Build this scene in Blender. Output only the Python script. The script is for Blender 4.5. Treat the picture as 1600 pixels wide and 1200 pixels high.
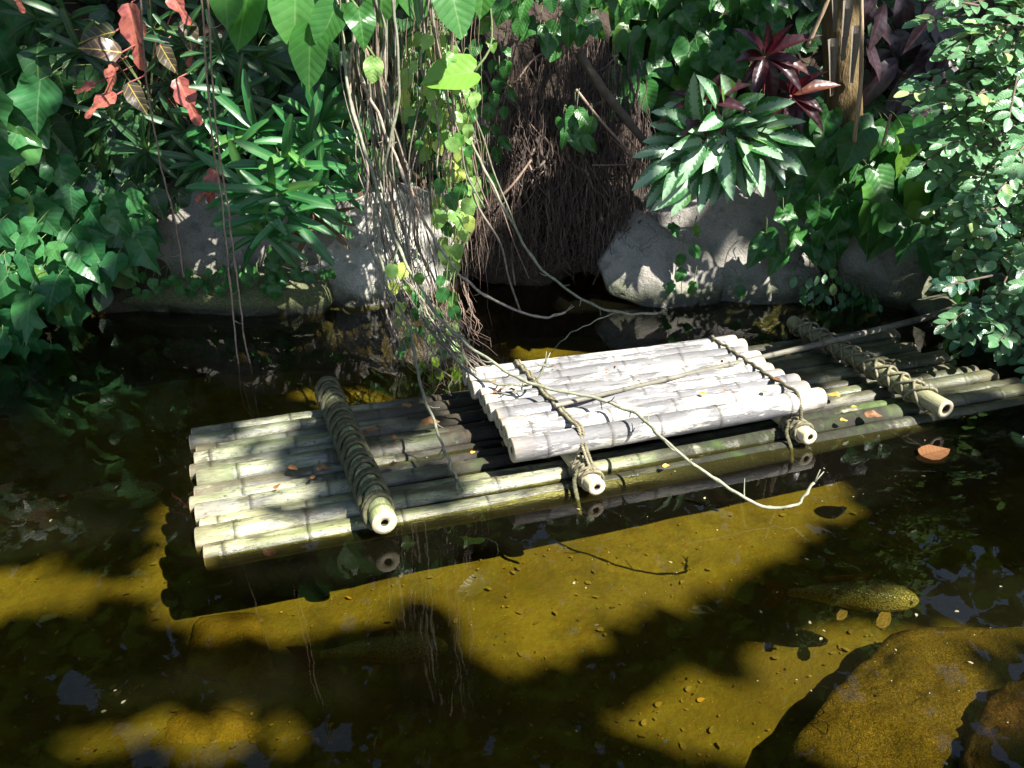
import bpy, bmesh, math, random
import numpy as np
from mathutils import Vector, Matrix, noise

random.seed(11)
rng = np.random.default_rng(11)
SC = bpy.context.scene
COL = SC.collection
for o in list(bpy.data.objects):
    bpy.data.objects.remove(o)

# ------------------------------------------------------------------ camera, sky, sun, exposure
F = 1200.0                     # focal length in pixels of the 1600 px wide photograph
CAMH = 1.7
PITCH = math.radians(25.8)
cam_d = bpy.data.cameras.new('camera')
cam = bpy.data.objects.new('camera', cam_d)
COL.objects.link(cam)
cam.location = (0, 0, CAMH)
cam.rotation_euler = (math.pi / 2 - PITCH, 0, 0)
cam_d.sensor_width = 36
cam_d.lens = 36 * F / 1600
cam_d.clip_start = 0.02
cam_d.clip_end = 400
SC.camera = cam

SUN = np.array([0.50, -0.36, 0.79]); SUN = SUN / np.linalg.norm(SUN)
world = bpy.data.worlds.new('World')
SC.world = world
world.use_nodes = True
wn = world.node_tree
sky = wn.nodes.new('ShaderNodeTexSky')
sky.sky_type = 'NISHITA'
sky.sun_disc = False
sky.sun_elevation = math.asin(SUN[2])
sky.sun_rotation = math.atan2(SUN[0], SUN[1])
bg = wn.nodes['Background']
wn.links.new(sky.outputs[0], bg.inputs[0])
bg.inputs[1].default_value = 0.058
sun_d = bpy.data.lights.new('sun', 'SUN')
sun_d.energy = 5.0
sun_d.angle = math.radians(0.53)
sun_d.color = (1.0, 0.955, 0.88)
sun = bpy.data.objects.new('sun', sun_d)
COL.objects.link(sun)
sun.location = (6, -5, 12)
sun.rotation_euler = Vector(-SUN).to_track_quat('-Z', 'Y').to_euler()
SC.view_settings.view_transform = 'Standard'
SC.view_settings.look = 'None'
SC.view_settings.exposure = 1.95
SC.view_settings.gamma = 1.0
SC.view_settings.use_curve_mapping = False
SC.render.engine = 'CYCLES'
cy = SC.cycles
cy.use_denoising = True
cy.use_adaptive_sampling = True
cy.adaptive_threshold = 0.02
cy.max_bounces = 8
cy.diffuse_bounces = 3
cy.glossy_bounces = 3
cy.transmission_bounces = 3
cy.transparent_max_bounces = 8
cy.sample_clamp_indirect = 6

# ------------------------------------------------------------------ picture point -> place in the world
CT, ST = math.cos(PITCH), math.sin(PITCH)
CAMP = np.array([0, 0, CAMH])
FWD = np.array([0, CT, -ST])

def ray(px, py):
    a = (px - 800) / F; b = -(py - 600) / F
    return np.array([a, CT + b * ST, -ST + b * CT])

def P(px, py, z):
    d = ray(px, py)
    return CAMP + d * ((z - CAMH) / d[2])

def PY(px, py, Y):
    d = ray(px, py)
    return CAMP + d * (Y / d[1])

def wpx(p, px):
    return px * float(np.dot(np.asarray(p) - CAMP, FWD)) / F

def inpoly(x, y, poly):
    c = False; n = len(poly); j = n - 1
    for i in range(n):
        xi, yi = poly[i]; xj, yj = poly[j]
        if (yi > y) != (yj > y) and x < (xj - xi) * (y - yi) / (yj - yi) + xi:
            c = not c
        j = i
    return c

def unit(v):
    v = np.asarray(v, float)
    return v / (np.linalg.norm(v) + 1e-12)

def fbm(p, oct=4, s=1.0):
    v = 0; a = 1
    q = Vector(p) * s
    for _ in range(oct):
        v += a * noise.noise(q); a *= .5; q = q * 2.03
    return v

# ------------------------------------------------------------------ objects
def mesh_from(name, V, Fc, mat=None, uv=None, smooth=True, attr=None):
    me = bpy.data.meshes.new(name)
    V = np.asarray(V, float)
    me.from_pydata(V.tolist(), [], [list(map(int, f)) for f in Fc])
    if smooth:
        me.polygons.foreach_set('use_smooth', [True] * len(me.polygons))
    if uv is not None:
        l = me.uv_layers.new(name='UVMap')
        vi = np.zeros(len(me.loops), int); me.loops.foreach_get('vertex_index', vi)
        l.data.foreach_set('uv', np.asarray(uv, float)[vi].ravel())
    if attr is not None:
        for k, val in attr.items():
            a = me.attributes.new(k, 'FLOAT', 'POINT'); a.data.foreach_set('value', np.asarray(val, float))
    if mat is not None:
        me.materials.append(mat)
    me.update()
    return me

WORLD = {}
def link(name, me, parent=None, M=None, kind=None, label=None, cat=None, group=None):
    o = bpy.data.objects.new(name, me)
    COL.objects.link(o)
    if parent is not None:
        o.parent = parent
        if M is None: M = Matrix.Identity(4)
        W = M; M = WORLD.get(parent.name, Matrix.Translation(parent.location)).inverted() @ M
        WORLD[o.name] = W
    elif M is not None:
        WORLD[o.name] = M.copy()
    if M is not None:
        o.matrix_basis = M
    if kind: o['kind'] = kind
    if label: o['label'] = label
    if cat: o['category'] = cat
    if group: o['group'] = group
    return o

def thing(name, label, cat, loc, group=None):
    o = bpy.data.objects.new(name, None)
    COL.objects.link(o)
    o.location = Vector([float(v) for v in loc]); o.empty_display_size = .05
    o['label'] = label; o['category'] = cat
    if group: o['group'] = group
    return o

def frameM(pos, d, nrm, s=1.0):
    y = unit(d); z = np.asarray(nrm, float); z = z - np.dot(z, y) * y
    if np.linalg.norm(z) < 1e-5: z = np.array([.3, .2, .9]); z = z - np.dot(z, y) * y
    z = unit(z); x = np.cross(y, z)
    if np.isscalar(s): s = (s, s, s)
    M = Matrix(((x[0]*s[0], y[0]*s[1], z[0]*s[2], pos[0]), (x[1]*s[0], y[1]*s[1], z[1]*s[2], pos[1]),
                (x[2]*s[0], y[2]*s[1], z[2]*s[2], pos[2]), (0, 0, 0, 1)))
    return M

def smooth_path(pts, n=8):
    pts = np.asarray(pts, float)
    p = np.vstack([2*pts[0]-pts[1], pts, 2*pts[-1]-pts[-2]])
    out = []
    for i in range(1, len(p)-2):
        for k in range(n):
            t = k/n
            out.append(.5*((2*p[i]) + (-p[i-1]+p[i+1])*t + (2*p[i-1]-5*p[i]+4*p[i+1]-p[i+2])*t*t + (-p[i-1]+3*p[i]-3*p[i+1]+p[i+2])*t**3))
    out.append(p[-2])
    return np.array(out)

def tube(path, r, sides=6, cap=True):
    path = np.asarray(path, float); n = len(path)
    r = np.full(n, r) if np.isscalar(r) else np.asarray(r, float)
    T = np.gradient(path, axis=0); T /= (np.linalg.norm(T, axis=1)[:, None] + 1e-12)
    ref = np.array([.31, .87, .38]) if abs(T[:, 2]).mean() > .5 else np.array([.05, .12, .99])
    A = np.cross(T, ref); A /= (np.linalg.norm(A, axis=1)[:, None] + 1e-9)
    B = np.cross(T, A)
    th = np.arange(sides) * 2*math.pi/sides
    V = (path[:, None, :] + r[:, None, None]*(A[:, None, :]*np.cos(th)[None, :, None] + B[:, None, :]*np.sin(th)[None, :, None])).reshape(-1, 3)
    Fc = []
    for i in range(n-1):
        for k in range(sides):
            k2 = (k+1) % sides
            Fc.append((i*sides+k, i*sides+k2, (i+1)*sides+k2, (i+1)*sides+k))
    if cap:
        Fc.append(tuple(range(sides-1, -1, -1))); Fc.append(tuple((n-1)*sides+k for k in range(sides)))
    return V, Fc

class Merge:
    def __init__(s): s.V = []; s.F = []; s.U = []; s.n = 0
    def add(s, V, Fc, uv=None):
        V = np.asarray(V, float)
        s.V.append(V); s.F.extend([tuple(i + s.n for i in f) for f in Fc])
        s.U.append(np.asarray(uv, float) if uv is not None else np.zeros((len(V), 2)))
        s.n += len(V)
    def mesh(s, name, mat, smooth=True):
        return mesh_from(name, np.vstack(s.V), s.F, mat, np.vstack(s.U), smooth)

def inst(V, M):
    A = np.array(M)
    return V @ A[:3, :3].T + A[:3, 3]

# ------------------------------------------------------------------ materials
class NT:
    def __init__(s, name):
        s.m = bpy.data.materials.new(name); s.m.use_nodes = True
        s.t = s.m.node_tree; s.t.nodes.clear()
    def n(s, typ, props=None, **inp):
        nd = s.t.nodes.new('ShaderNode' + typ)
        for k, v in (props or {}).items(): setattr(nd, k, v)
        for k, v in inp.items():
            key = int(k[1:]) if k[0] == 'i' and k[1:].isdigit() else k.replace('_', ' ')
            sock = nd.inputs[key]
            if hasattr(v, 'is_output'): s.t.links.new(v, sock)
            else:
                if hasattr(sock, 'default_value'):
                    if sock.type == 'RGBA' and len(v) == 3: v = (*v, 1)
                    sock.default_value = v
        return nd
    def math(s, op, a, b=0.0, c=0.0, clamp=False):
        nd = s.t.nodes.new('ShaderNodeMath'); nd.operation = op; nd.use_clamp = clamp
        for i, v in enumerate((a, b, c)):
            if hasattr(v, 'is_output'): s.t.links.new(v, nd.inputs[i])
            else: nd.inputs[i].default_value = v
        return nd.outputs[0]
    def mix(s, f, a, b, mode='MIX'):
        nd = s.t.nodes.new('ShaderNodeMixRGB'); nd.blend_type = mode
        for i, v in enumerate((f, a, b)):
            if hasattr(v, 'is_output'): s.t.links.new(v, nd.inputs[i])
            else: nd.inputs[i].default_value = v if i == 0 else (*v, 1)
        return nd.outputs[0]
    def ramp(s, f, lo, hi):
        nd = s.t.nodes.new('ShaderNodeMapRange'); nd.interpolation_type = 'SMOOTHSTEP'
        s.t.links.new(f, nd.inputs[0]); nd.inputs[1].default_value = lo; nd.inputs[2].default_value = hi
        return nd.outputs[0]
    def noise(s, vec, scale, detail=4, rough=.55, out=0):
        nd = s.n('TexNoise', None, Scale=scale, Detail=detail, Roughness=rough)
        if vec is not None: s.t.links.new(vec, nd.inputs['Vector'])
        return nd.outputs[out]
    def mapping(s, vec, scale=(1, 1, 1), loc=None):
        nd = s.n('Mapping', None, Scale=scale)
        s.t.links.new(vec, nd.inputs['Vector'])
        if loc is not None and hasattr(loc, 'is_output'): s.t.links.new(loc, nd.inputs['Location'])
        return nd.outputs[0]
    def bump(s, h, strength=.3, dist=.01):
        return s.n('Bump', None, Height=h, Strength=strength, Distance=dist).outputs[0]
    def out(s, sh):
        o = s.t.nodes.new('ShaderNodeOutputMaterial'); s.t.links.new(sh, o.inputs[0]); return s.m
    def bsdf(s, col, rough=.6, normal=None, spec=.5):
        nd = s.n('BsdfPrincipled', None, Base_Color=col, Roughness=rough)
        nd.inputs['Specular IOR Level'].default_value = spec
        if normal is not None: s.t.links.new(normal, nd.inputs['Normal'])
        return nd.outputs[0]

def leaf_mat(name, c1, c2, vein=(.16, .26, .07), vf=7.0, vs=.35, rough=.36, trans=.22, tcol=None, centre=None, cw=.09, edge=None, ew=.08, blotch=None, spec=.5):
    k = NT(name)
    uv = k.n('TexCoord').outputs['UV']
    sp = k.n('SeparateXYZ', None, Vector=uv)
    ax = k.math('ABSOLUTE', sp.outputs[0]); y = sp.outputs[1]
    r1 = k.n('ObjectInfo').outputs['Random']; r2 = k.n('NewGeometry').outputs['Random Per Island']
    rnd = k.math('FRACT', k.math('ADD', r1, r2))
    pos = k.n('TexCoord').outputs['Object']
    off = k.n('CombineXYZ', None, X=k.math('MULTIPLY', rnd, 37.0), Y=k.math('MULTIPLY', rnd, 11.0)).outputs[0]
    pv = k.n('VectorMath', {'operation': 'ADD'}, i0=uv, i1=off).outputs[0]
    col = k.mix(rnd, c1, c2)
    blot = k.ramp(k.noise(pv, 3.2, 5), .35, .7)
    col = k.mix(k.math('MULTIPLY', blot, .45), col, tuple(.55*v for v in c1))
    col = k.mix(k.math('MULTIPLY', k.ramp(rnd, .90, .97), .55), col, (c2[0]*2.2+.05, c2[1]*1.5+.04, c2[2]))
    col = k.mix(k.math('MULTIPLY', k.ramp(k.noise(pv, 11, 4), .66, .72), .6), col, (.10, .075, .03))
    if centre:
        w = k.math('ADD', ax, k.math('MULTIPLY', k.math('SUBTRACT', k.noise(pv, 16, 3), .5), .14))
        w = k.math('ADD', w, k.math('MULTIPLY', k.math('SINE', k.math('MULTIPLY', k.math('SUBTRACT', y, k.math('MULTIPLY', ax, 1.3)), 62.)), .012))
        msk = k.math('SUBTRACT', 1.0, k.ramp(w, cw*.75, cw*1.15))
        col = k.mix(k.math('MULTIPLY', msk, .85), col, centre)
    if edge:
        w = k.math('ADD', ax, k.math('MULTIPLY', k.math('SUBTRACT', k.noise(pv, 5, 3), .5), .12))
        col = k.mix(k.ramp(w, ew*.6, ew*1.4), col, edge)
    if blotch:
        col = k.mix(k.ramp(k.noise(pv, 4.5, 4), .48, .6), col, blotch)
    ph = k.math('SINE', k.math('MULTIPLY', k.math('SUBTRACT', y, k.math('MULTIPLY', ax, .75)), vf*6.283))
    side = k.ramp(ph, .86, 1.0)
    mid = k.math('SUBTRACT', 1.0, k.ramp(ax, .006, .022))
    vm = k.math('MAXIMUM', k.math('MULTIPLY', side, .45), mid)
    col = k.mix(k.math('MULTIPLY', vm, vs), col, vein)
    h = k.math('ADD', k.math('MULTIPLY', ph, .35), k.math('MULTIPLY', k.noise(pv, 9, 3), 1.2))
    nrm = k.bump(h, .25, .004)
    rr = k.math('ADD', rough, k.math('MULTIPLY', k.math('SUBTRACT', k.noise(pv, 5, 3), .5), .25))
    a = k.bsdf(col, rr, nrm, spec)
    tc = k.mix(.6, col, tcol or (min(1, c2[0]*2.2+.03), min(1, c2[1]*2.0+.06), c2[2]*.7))
    b = k.n('BsdfTranslucent', None, Color=tc).outputs[0]
    return k.out(k.n('MixShader', None, i0=trans, i1=a, i2=b).outputs[0])

def bamboo_mat(name, base, base2, green, grey, gs, dark, ga=.5, wet=0., moss=None, rough=.55):
    k = NT(name)
    tc = k.n('TexCoord').outputs['Object']
    rnd = k.n('ObjectInfo').outputs['Random']
    off = k.n('CombineXYZ', None, X=k.math('MULTIPLY', rnd, 53.), Y=k.math('MULTIPLY', rnd, 17.)).outputs[0]
    p = k.mapping(tc, (1, 1, 1), off)
    pl = k.mapping(p, (1.0, 7, 7))
    col = k.mix(k.ramp(k.noise(pl, 3.2, 5), .3, .7), base, base2)
    col = k.mix(k.math('MULTIPLY', k.ramp(k.noise(pl, 2.1, 6, .65), .42, .58), ga), col, green)
    gm = k.ramp(k.noise(k.mapping(p, (1, 4.5, 4.5)), 3.2, 7, .68), .60-gs, .66-gs)
    col = k.mix(k.math('MULTIPLY', gm, .8), col, grey)
    if wet:
        col = k.mix(k.math('MULTIPLY', k.ramp(k.noise(k.mapping(p, (1, 2.5, 2.5)), 2.2, 6, .7), .46, .56), .85), col, tuple(1.5*v for v in dark))
    fine = k.noise(k.mapping(p, (6, 60, 60)), 4, 4)
    col = k.mix(k.math('MULTIPLY', k.ramp(fine, .5, .68), .6), col, dark)
    spk = k.ramp(k.noise(p, 55, 3), .63, .7)
    col = k.mix(k.math('MULTIPLY', spk, .75), col, dark)
    nd = k.n('Attribute', {'attribute_name': 'node'}).outputs['Fac']
    col = k.mix(k.math('MULTIPLY', nd, .85), col, tuple(v*.6 for v in dark))
    if moss:
        sx = k.n('SeparateXYZ', None, Vector=tc).outputs[0]
        zone = k.math('MULTIPLY', k.ramp(sx, moss[0]-.35, moss[0]+.35), k.math('SUBTRACT', 1., k.ramp(sx, moss[1]-.3, moss[1]+.3)))
        mm = k.math('MULTIPLY', zone, k.ramp(k.noise(p, 7, 6, .65), .24, .44))
        mc = k.mix(k.ramp(k.noise(p, 26, 4), .35, .65), (.010, .007, .004), moss[2])
        mc = k.mix(k.ramp(k.noise(p, 4, 3), .52, .66), mc, moss[3])
        col = k.mix(k.math('MULTIPLY', mm, .985), col, mc)
        col = k.mix(k.math('MULTIPLY', k.ramp(sx, moss[1]-.1, moss[1]+.5), .8), col, k.mix(k.noise(pl, 5, 4), (.018, .021, .010), (.055, .06, .022)))
        mossy = mm
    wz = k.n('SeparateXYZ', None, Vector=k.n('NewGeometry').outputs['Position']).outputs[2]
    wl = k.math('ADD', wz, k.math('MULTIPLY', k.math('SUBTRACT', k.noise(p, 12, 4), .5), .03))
    col = k.mix(k.math('MULTIPLY', k.math('SUBTRACT', 1., k.ramp(wl, -.010, .018)), .98), col, (.006, .0055, .003))  # shade on the submerged side of the poles, put into their colour
    ends = k.n('Attribute', {'attribute_name': 'endcut'}).outputs['Fac']
    col = k.mix(k.math('MULTIPLY', ends, .85), col, (.52, .43, .29))
    inner = k.n('Attribute', {'attribute_name': 'hole'}).outputs['Fac']
    col = k.mix(k.math('MULTIPLY', inner, .9), col, (.05, .035, .02))
    hh = k.math('ADD', fine, k.math('MULTIPLY', k.noise(p, 40, 4), .8))
    if moss: hh = k.math('ADD', hh, k.math('MULTIPLY', k.math('MULTIPLY', k.noise(p, 60, 5, .7), mossy), 4.))
    nrm = k.bump(hh, .45, .005)
    r = k.math('SUBTRACT', rough + .1, k.math('MULTIPLY', k.noise(p, 6, 3), wet))
    if moss: r = k.math('MAXIMUM', r, k.math('MULTIPLY', mossy, .9))
    return k.out(k.bsdf(col, r, nrm, .5))

def rope_mat(name, c1, c2):
    k = NT(name)
    p = k.n('TexCoord').outputs['Object']
    rnd = k.n('ObjectInfo').outputs['Random']
    col = k.mix(k.ramp(k.noise(p, 60, 4), .3, .7), c1, c2)
    col = k.mix(k.math('MULTIPLY', rnd, .4), col, tuple(.6*v for v in c1))
    return k.out(k.bsdf(col, .85, k.bump(k.noise(p, 300, 3), .6, .003), .2))

def simple_mat(name, c1, c2, scale=20, rough=.8, bump=.4, bd=.01, stretch=None, spec=.3):
    k = NT(name)
    p = k.n('TexCoord').outputs['Object']
    if stretch: p = k.mapping(p, stretch)
    rnd = k.math('FRACT', k.math('ADD', k.n('ObjectInfo').outputs['Random'], k.n('NewGeometry').outputs['Random Per Island']))
    n1 = k.noise(p, scale, 6, .6)
    col = k.mix(k.ramp(n1, .3, .7), c1, c2)
    col = k.mix(k.math('MULTIPLY', rnd, .6), col, tuple(.5*v for v in c1))
    return k.out(k.bsdf(col, rough, k.bump(k.noise(p, scale*2.3, 5), bump, bd), spec))

def rock_mat(name, c1, c2, c3, moss=(.07, .09, .03), mosslev=.12, mossamt=.8, wet=1., mott=0.):
    k = NT(name)
    g = k.n('NewGeometry').outputs['Position']
    n1 = k.noise(g, 3.0, 7, .62); n2 = k.noise(g, 85, 4, .7); n3 = k.noise(g, 9, 5, .6)
    col = k.mix(k.ramp(n1, .3, .7), c1, c2)
    col = k.mix(k.math('MULTIPLY', k.ramp(n2, .5, .66), .55), col, c3)
    col = k.mix(k.math('MULTIPLY', k.ramp(k.noise(g, 140, 2), .58, .66), .5), col, tuple(.35*v for v in c1))
    col = k.mix(k.math('MULTIPLY', k.ramp(n3, .52, .68), .55), col, tuple(.5*v for v in c1))
    z = k.n('SeparateXYZ', None, Vector=g).outputs[2]
    zz = k.math('ADD', z, k.math('MULTIPLY', k.math('SUBTRACT', n3, .5), .35))
    low = k.math('SUBTRACT', 1., k.ramp(zz, mosslev*.3, mosslev*1.6))
    col = k.mix(k.math('MULTIPLY', low, mossamt), col, k.mix(k.ramp(n2, .4, .6), tuple(.45*v for v in moss), moss))
    wetl = k.math('MULTIPLY', k.math('SUBTRACT', 1., k.ramp(k.math('ADD', z, k.math('MULTIPLY', k.math('SUBTRACT', n3, .5), .05)), .02, .085)), wet)
    if mott:
        mv = k.n('TexVoronoi', {'feature': 'F1'}, Scale=38., Vector=k.n('VectorMath', {'operation': 'ADD'}, i0=g, i1=k.noise(g, 14, 3, .5, 1)).outputs[0]).outputs[0]
        col = k.mix(k.math('MULTIPLY', k.ramp(mv, .28, .6), mott), col, tuple(.22*v for v in c1))
    col = k.mix(k.math('MULTIPLY', wetl, .85), col, (.018, .016, .010))
    vor = k.n('TexVoronoi', {'feature': 'DISTANCE_TO_EDGE'}, Scale=2.2, Vector=k.n('VectorMath', {'operation': 'ADD'}, i0=g, i1=k.noise(g, 4, 3, .5, 1)).outputs[0]).outputs[0]
    crack = k.math('SUBTRACT', 1., k.ramp(vor, .0, .012))
    crack = k.math('MULTIPLY', crack, k.ramp(k.noise(g, 1.7, 2), .5, .6))
    col = k.mix(k.math('MULTIPLY', crack, .8), col, (.02, .02, .016))
    h = k.math('ADD', k.math('MULTIPLY', n2, .35), k.math('SUBTRACT', k.math('MULTIPLY', n3, 2.), k.math('MULTIPLY', crack, 1.)))
    r = k.math('SUBTRACT', .85, k.math('MULTIPLY', wetl, .55))
    return k.out(k.bsdf(col, r, k.bump(h, .7, .018), .4 if wet else .05))

GREEN = dict(
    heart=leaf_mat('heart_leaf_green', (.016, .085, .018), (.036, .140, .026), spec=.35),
    small_lit=leaf_mat('sunlit_creeper_leaf_green', (.16, .34, .08), (.26, .42, .13), trans=.4, rough=.3, vs=.3, vein=(.3, .45, .18)),  # paler green that carries the sun's glare in the leaf colour
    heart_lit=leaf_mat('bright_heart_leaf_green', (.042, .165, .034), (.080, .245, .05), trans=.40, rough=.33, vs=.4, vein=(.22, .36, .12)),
    ivy=leaf_mat('ivy_leaf_green', (.014, .085, .028), (.040, .150, .045), spec=.38, rough=.34, vs=.45, vein=(.13, .22, .10)),
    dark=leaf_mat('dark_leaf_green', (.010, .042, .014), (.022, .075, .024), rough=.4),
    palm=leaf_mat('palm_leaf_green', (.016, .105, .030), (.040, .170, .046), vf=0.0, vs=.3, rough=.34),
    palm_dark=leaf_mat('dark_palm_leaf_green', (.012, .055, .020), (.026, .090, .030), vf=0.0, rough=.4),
    silver=leaf_mat('silver_leaf', (.022, .105, .028), (.038, .140, .036), centre=(.25, .39, .26), cw=.095, vs=.3, rough=.38, trans=.15),
    red=leaf_mat('dark_red_leaf', (.022, .009, .012), (.045, .012, .018), edge=(.032, .005, .009), ew=.10, vein=(.06, .008, .014), vs=.5, rough=.35, tcol=(.35, .02, .05)),
    purple=leaf_mat('dark_purple_leaf', (.020, .014, .018), (.042, .026, .032), vein=(.09, .04, .05), vs=.6, rough=.33, tcol=(.10, .03, .05)),
    croton=leaf_mat('pink_croton_leaf', (.33, .085, .07), (.45, .15, .105), vein=(.55, .22, .10), vs=.5, rough=.4, blotch=(.20, .05, .05), tcol=(.6, .15, .1)),
    croton_green=leaf_mat('green_croton_leaf', (.035, .05, .032), (.09, .045, .035), vein=(.42, .30, .06), vs=.9, vf=5, rough=.35),
    small=leaf_mat('small_glossy_leaf', (.075, .18, .085), (.15, .30, .15), rough=.24, vs=.2, trans=.2, spec=.6),
    small_shaded=leaf_mat('small_shaded_leaf', (.022, .075, .045), (.045, .12, .075), rough=.3, vs=.2, trans=.15, spec=.6),  # darker copy for the shrub's shaded lower leaves
    canopy=leaf_mat('canopy_leaf', (.02, .06, .016), (.04, .10, .022), rough=.5, trans=.15),
    dry=leaf_mat('dry_leaf_brown', (.20, .085, .035), (.36, .17, .06), vein=(.42, .26, .12), rough=.6, tcol=(.5, .25, .08)),
    yellow=leaf_mat('fallen_yellow_leaf', (.50, .30, .05), (.62, .34, .06), vein=(.6, .4, .15), rough=.5, tcol=(.7, .45, .1)),
    orange=leaf_mat('floating_orange_leaf', (.17, .075, .028), (.22, .10, .04), vein=(.09, .04, .018), vs=.8, vf=8, rough=.4, tcol=(.5, .25, .1)),
    spent=leaf_mat('spent_palm_leaf', (.16, .085, .055), (.26, .15, .10), vf=0., rough=.6, tcol=(.3, .16, .08)),
)
M_STEM = simple_mat('green_stem', (.07, .11, .035), (.13, .17, .06), 30, .6)
M_REDSTEM = simple_mat('red_stem', (.17, .045, .045), (.26, .08, .07), 30, .6)
M_VINE = simple_mat('grey_brown_vine', (.16, .13, .10), (.36, .31, .26), 40, .8, .5, .004)
M_VINEG = simple_mat('green_vine', (.13, .145, .085), (.27, .26, .20), 40, .7, .4, .004)
M_ROOT = simple_mat('dark_root', (.055, .039, .033), (.13, .095, .078), 40, .85)
M_ROOTL = simple_mat('pale_root', (.17, .115, .085), (.30, .22, .17), 40, .85)
M_WOOD = simple_mat('bare_branch_bark', (.085, .065, .05), (.17, .135, .105), 14, .85, .6, .01)
M_BARK = simple_mat('tree_bark', (.06, .048, .036), (.13, .105, .08), 10, .9, .8, .02)
M_STUMP = simple_mat('palm_fibre', (.11, .075, .03), (.24, .17, .07), 30, .9, .9, .02, (1, 1, .25))
M_HUSK = simple_mat('dry_palm_sheath', (.22, .15, .09), (.38, .28, .18), 18, .8, .5, .01, (3, 3, .3))
M_PALE = simple_mat('pale_palm_sheath', (.13, .11, .085), (.24, .21, .17), 18, .8, .4, .01, (3, 3, .3))

# ------------------------------------------------------------------ terrain: bank, pond bed, water
EDGE = np.array([(-9, 1.2), (-5, 3.0), (-3.6, 4.0), (-2.7, 4.5), (-1.9, 4.68), (-1.0, 4.78), (-.42, 5.0), (-.1, 5.4), (.5, 5.5),
                 (.85, 5.2), (1.3, 4.95), (2.0, 4.8), (2.75, 4.55), (3.05, 4.0), (3.35, 3.0), (4.0, 1.4), (5.0, -1.3), (-9, -1.3)], float)

def edge_sd(x, y):
    """signed distance to the pond's outline, positive on land (arrays)"""
    x = np.asarray(x, float); y = np.asarray(y, float)
    best = np.full(x.shape, 1e9); ins = np.zeros(x.shape, bool)
    for i in range(len(EDGE)):
        a = EDGE[i]; b = EDGE[(i+1) % len(EDGE)]
        ab = b-a; t = np.clip(((x-a[0])*ab[0]+(y-a[1])*ab[1])/(ab@ab), 0, 1)
        best = np.minimum(best, np.hypot(x-a[0]-t*ab[0], y-a[1]-t*ab[1]))
        c = (a[1] > y) != (b[1] > y)
        with np.errstate(divide='ignore', invalid='ignore'):
            xx = (b[0]-a[0])*(y-a[1])/(b[1]-a[1]+1e-12)+a[0]
        ins ^= c & (x < xx)
    return np.where(ins, -best, best)

def bank_h(x, y):
    d = edge_sd(x, y)
    near = np.clip((np.asarray(y, float)-.2)/1.6, 0, 1)
    steep = np.where(d < 1.25, d*1.75, 2.19+(d-1.25)*.12)
    flat = np.clip(d*.8, None, .25)
    z = steep*near+flat*(1-near)
    return np.where(d < 0, np.maximum(d*2.2, -.9), z)

xs = np.unique(np.concatenate([np.linspace(-60, -7, 14), np.linspace(-7, -4.2, 30), np.linspace(-4.2, 4.2, 150), np.linspace(4.2, 7, 30), np.linspace(7, 60, 14)]))
ys = np.unique(np.concatenate([np.linspace(-60, -3, 14), np.linspace(-3, 2.4, 24), np.linspace(2.4, 7.4, 110), np.linspace(7.4, 12, 14), np.linspace(12, 60, 12)]))
X, Y = np.meshgrid(xs, ys)
Z = bank_h(X, Y)
sdg = edge_sd(X, Y)
Nz = np.array([[fbm((x, y, 3.1), 4, 1.7) for x in xs] for y in ys])
Z = Z+Nz*.14*np.clip(sdg+.1, 0, .6)
nx = len(xs)
bankV = np.stack([X, Y, Z], -1).reshape(-1, 3)
keep = (sdg > -.75)
bankF = [(j*nx+i, j*nx+i+1, (j+1)*nx+i+1, (j+1)*nx+i) for j in range(len(ys)-1) for i in range(nx-1)
         if keep[j, i] or keep[j+1, i+1] or keep[j+1, i] or keep[j, i+1]]
k = NT('dark_bank_soil')
g = k.n('NewGeometry').outputs['Position']
col = k.mix(k.ramp(k.noise(g, 6, 7, .65), .3, .7), (.022, .016, .011), (.075, .055, .038))
col = k.mix(k.ramp(k.noise(g, 2.2, 4), .55, .7), col, (.03, .04, .016))
M_SOIL = k.out(k.bsdf(col, .9, k.bump(k.noise(g, 24, 6, .7), .9, .04), .2))
link('bank', mesh_from('bank', bankV, bankF, M_SOIL), kind='structure')

GX = np.linspace(-7, 7, 281); GY = np.linspace(1.5, 9, 301)
GZ = bank_h(*np.meshgrid(GX, GY))
def Hs(x, y):
    i = int(np.clip((x+7)/14*280, 0, 279)); j = int(np.clip((y-1.5)/7.5*300, 0, 299))
    return GZ[j, i]

def bank_pt(px, py, off=0.0):
    """where the line of sight meets the bank, moved off metres towards the camera"""
    d = ray(px, py); d = d/np.linalg.norm(d)
    t = 3.2
    while t < 9:
        p = CAMP+d*t
        if p[2] < Hs(p[0], p[1]): break
        t += .03
    return CAMP+d*(t-off)

# pond bed
bx = np.linspace(-9.5, 5.6, 150); by = np.linspace(-1.6, 6.2, 90)
BED = -.44
def bed_z(x, y):
    return BED+.05*fbm((x, y, 9.3), 3, .9)+.012*noise.noise((x*7, y*7, 2))
bedV = [(x, y, bed_z(x, y)) for y in by for x in bx]
bedF = [(j*150+i, j*150+i+1, (j+1)*150+i+1, (j+1)*150+i) for j in range(89) for i in range(149)]
k = NT('silty_pond_bed')
g = k.n('NewGeometry').outputs['Position']
col = k.mix(k.ramp(k.noise(g, 3.1, 6, .6), .3, .7), (.072, .056, .008), (.117, .093, .014))
col = k.mix(k.math('MULTIPLY', k.ramp(k.noise(g, 26, 6, .75), .44, .66), .7), col, (.085, .05, .008))
col = k.mix(k.ramp(k.noise(g, 130, 2), .70, .76), col, (.42, .27, .06))
col = k.mix(k.math('MULTIPLY', k.ramp(k.noise(g, 5.5, 6, .68), .48, .64), .55), col, (.045, .036, .006))
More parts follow.
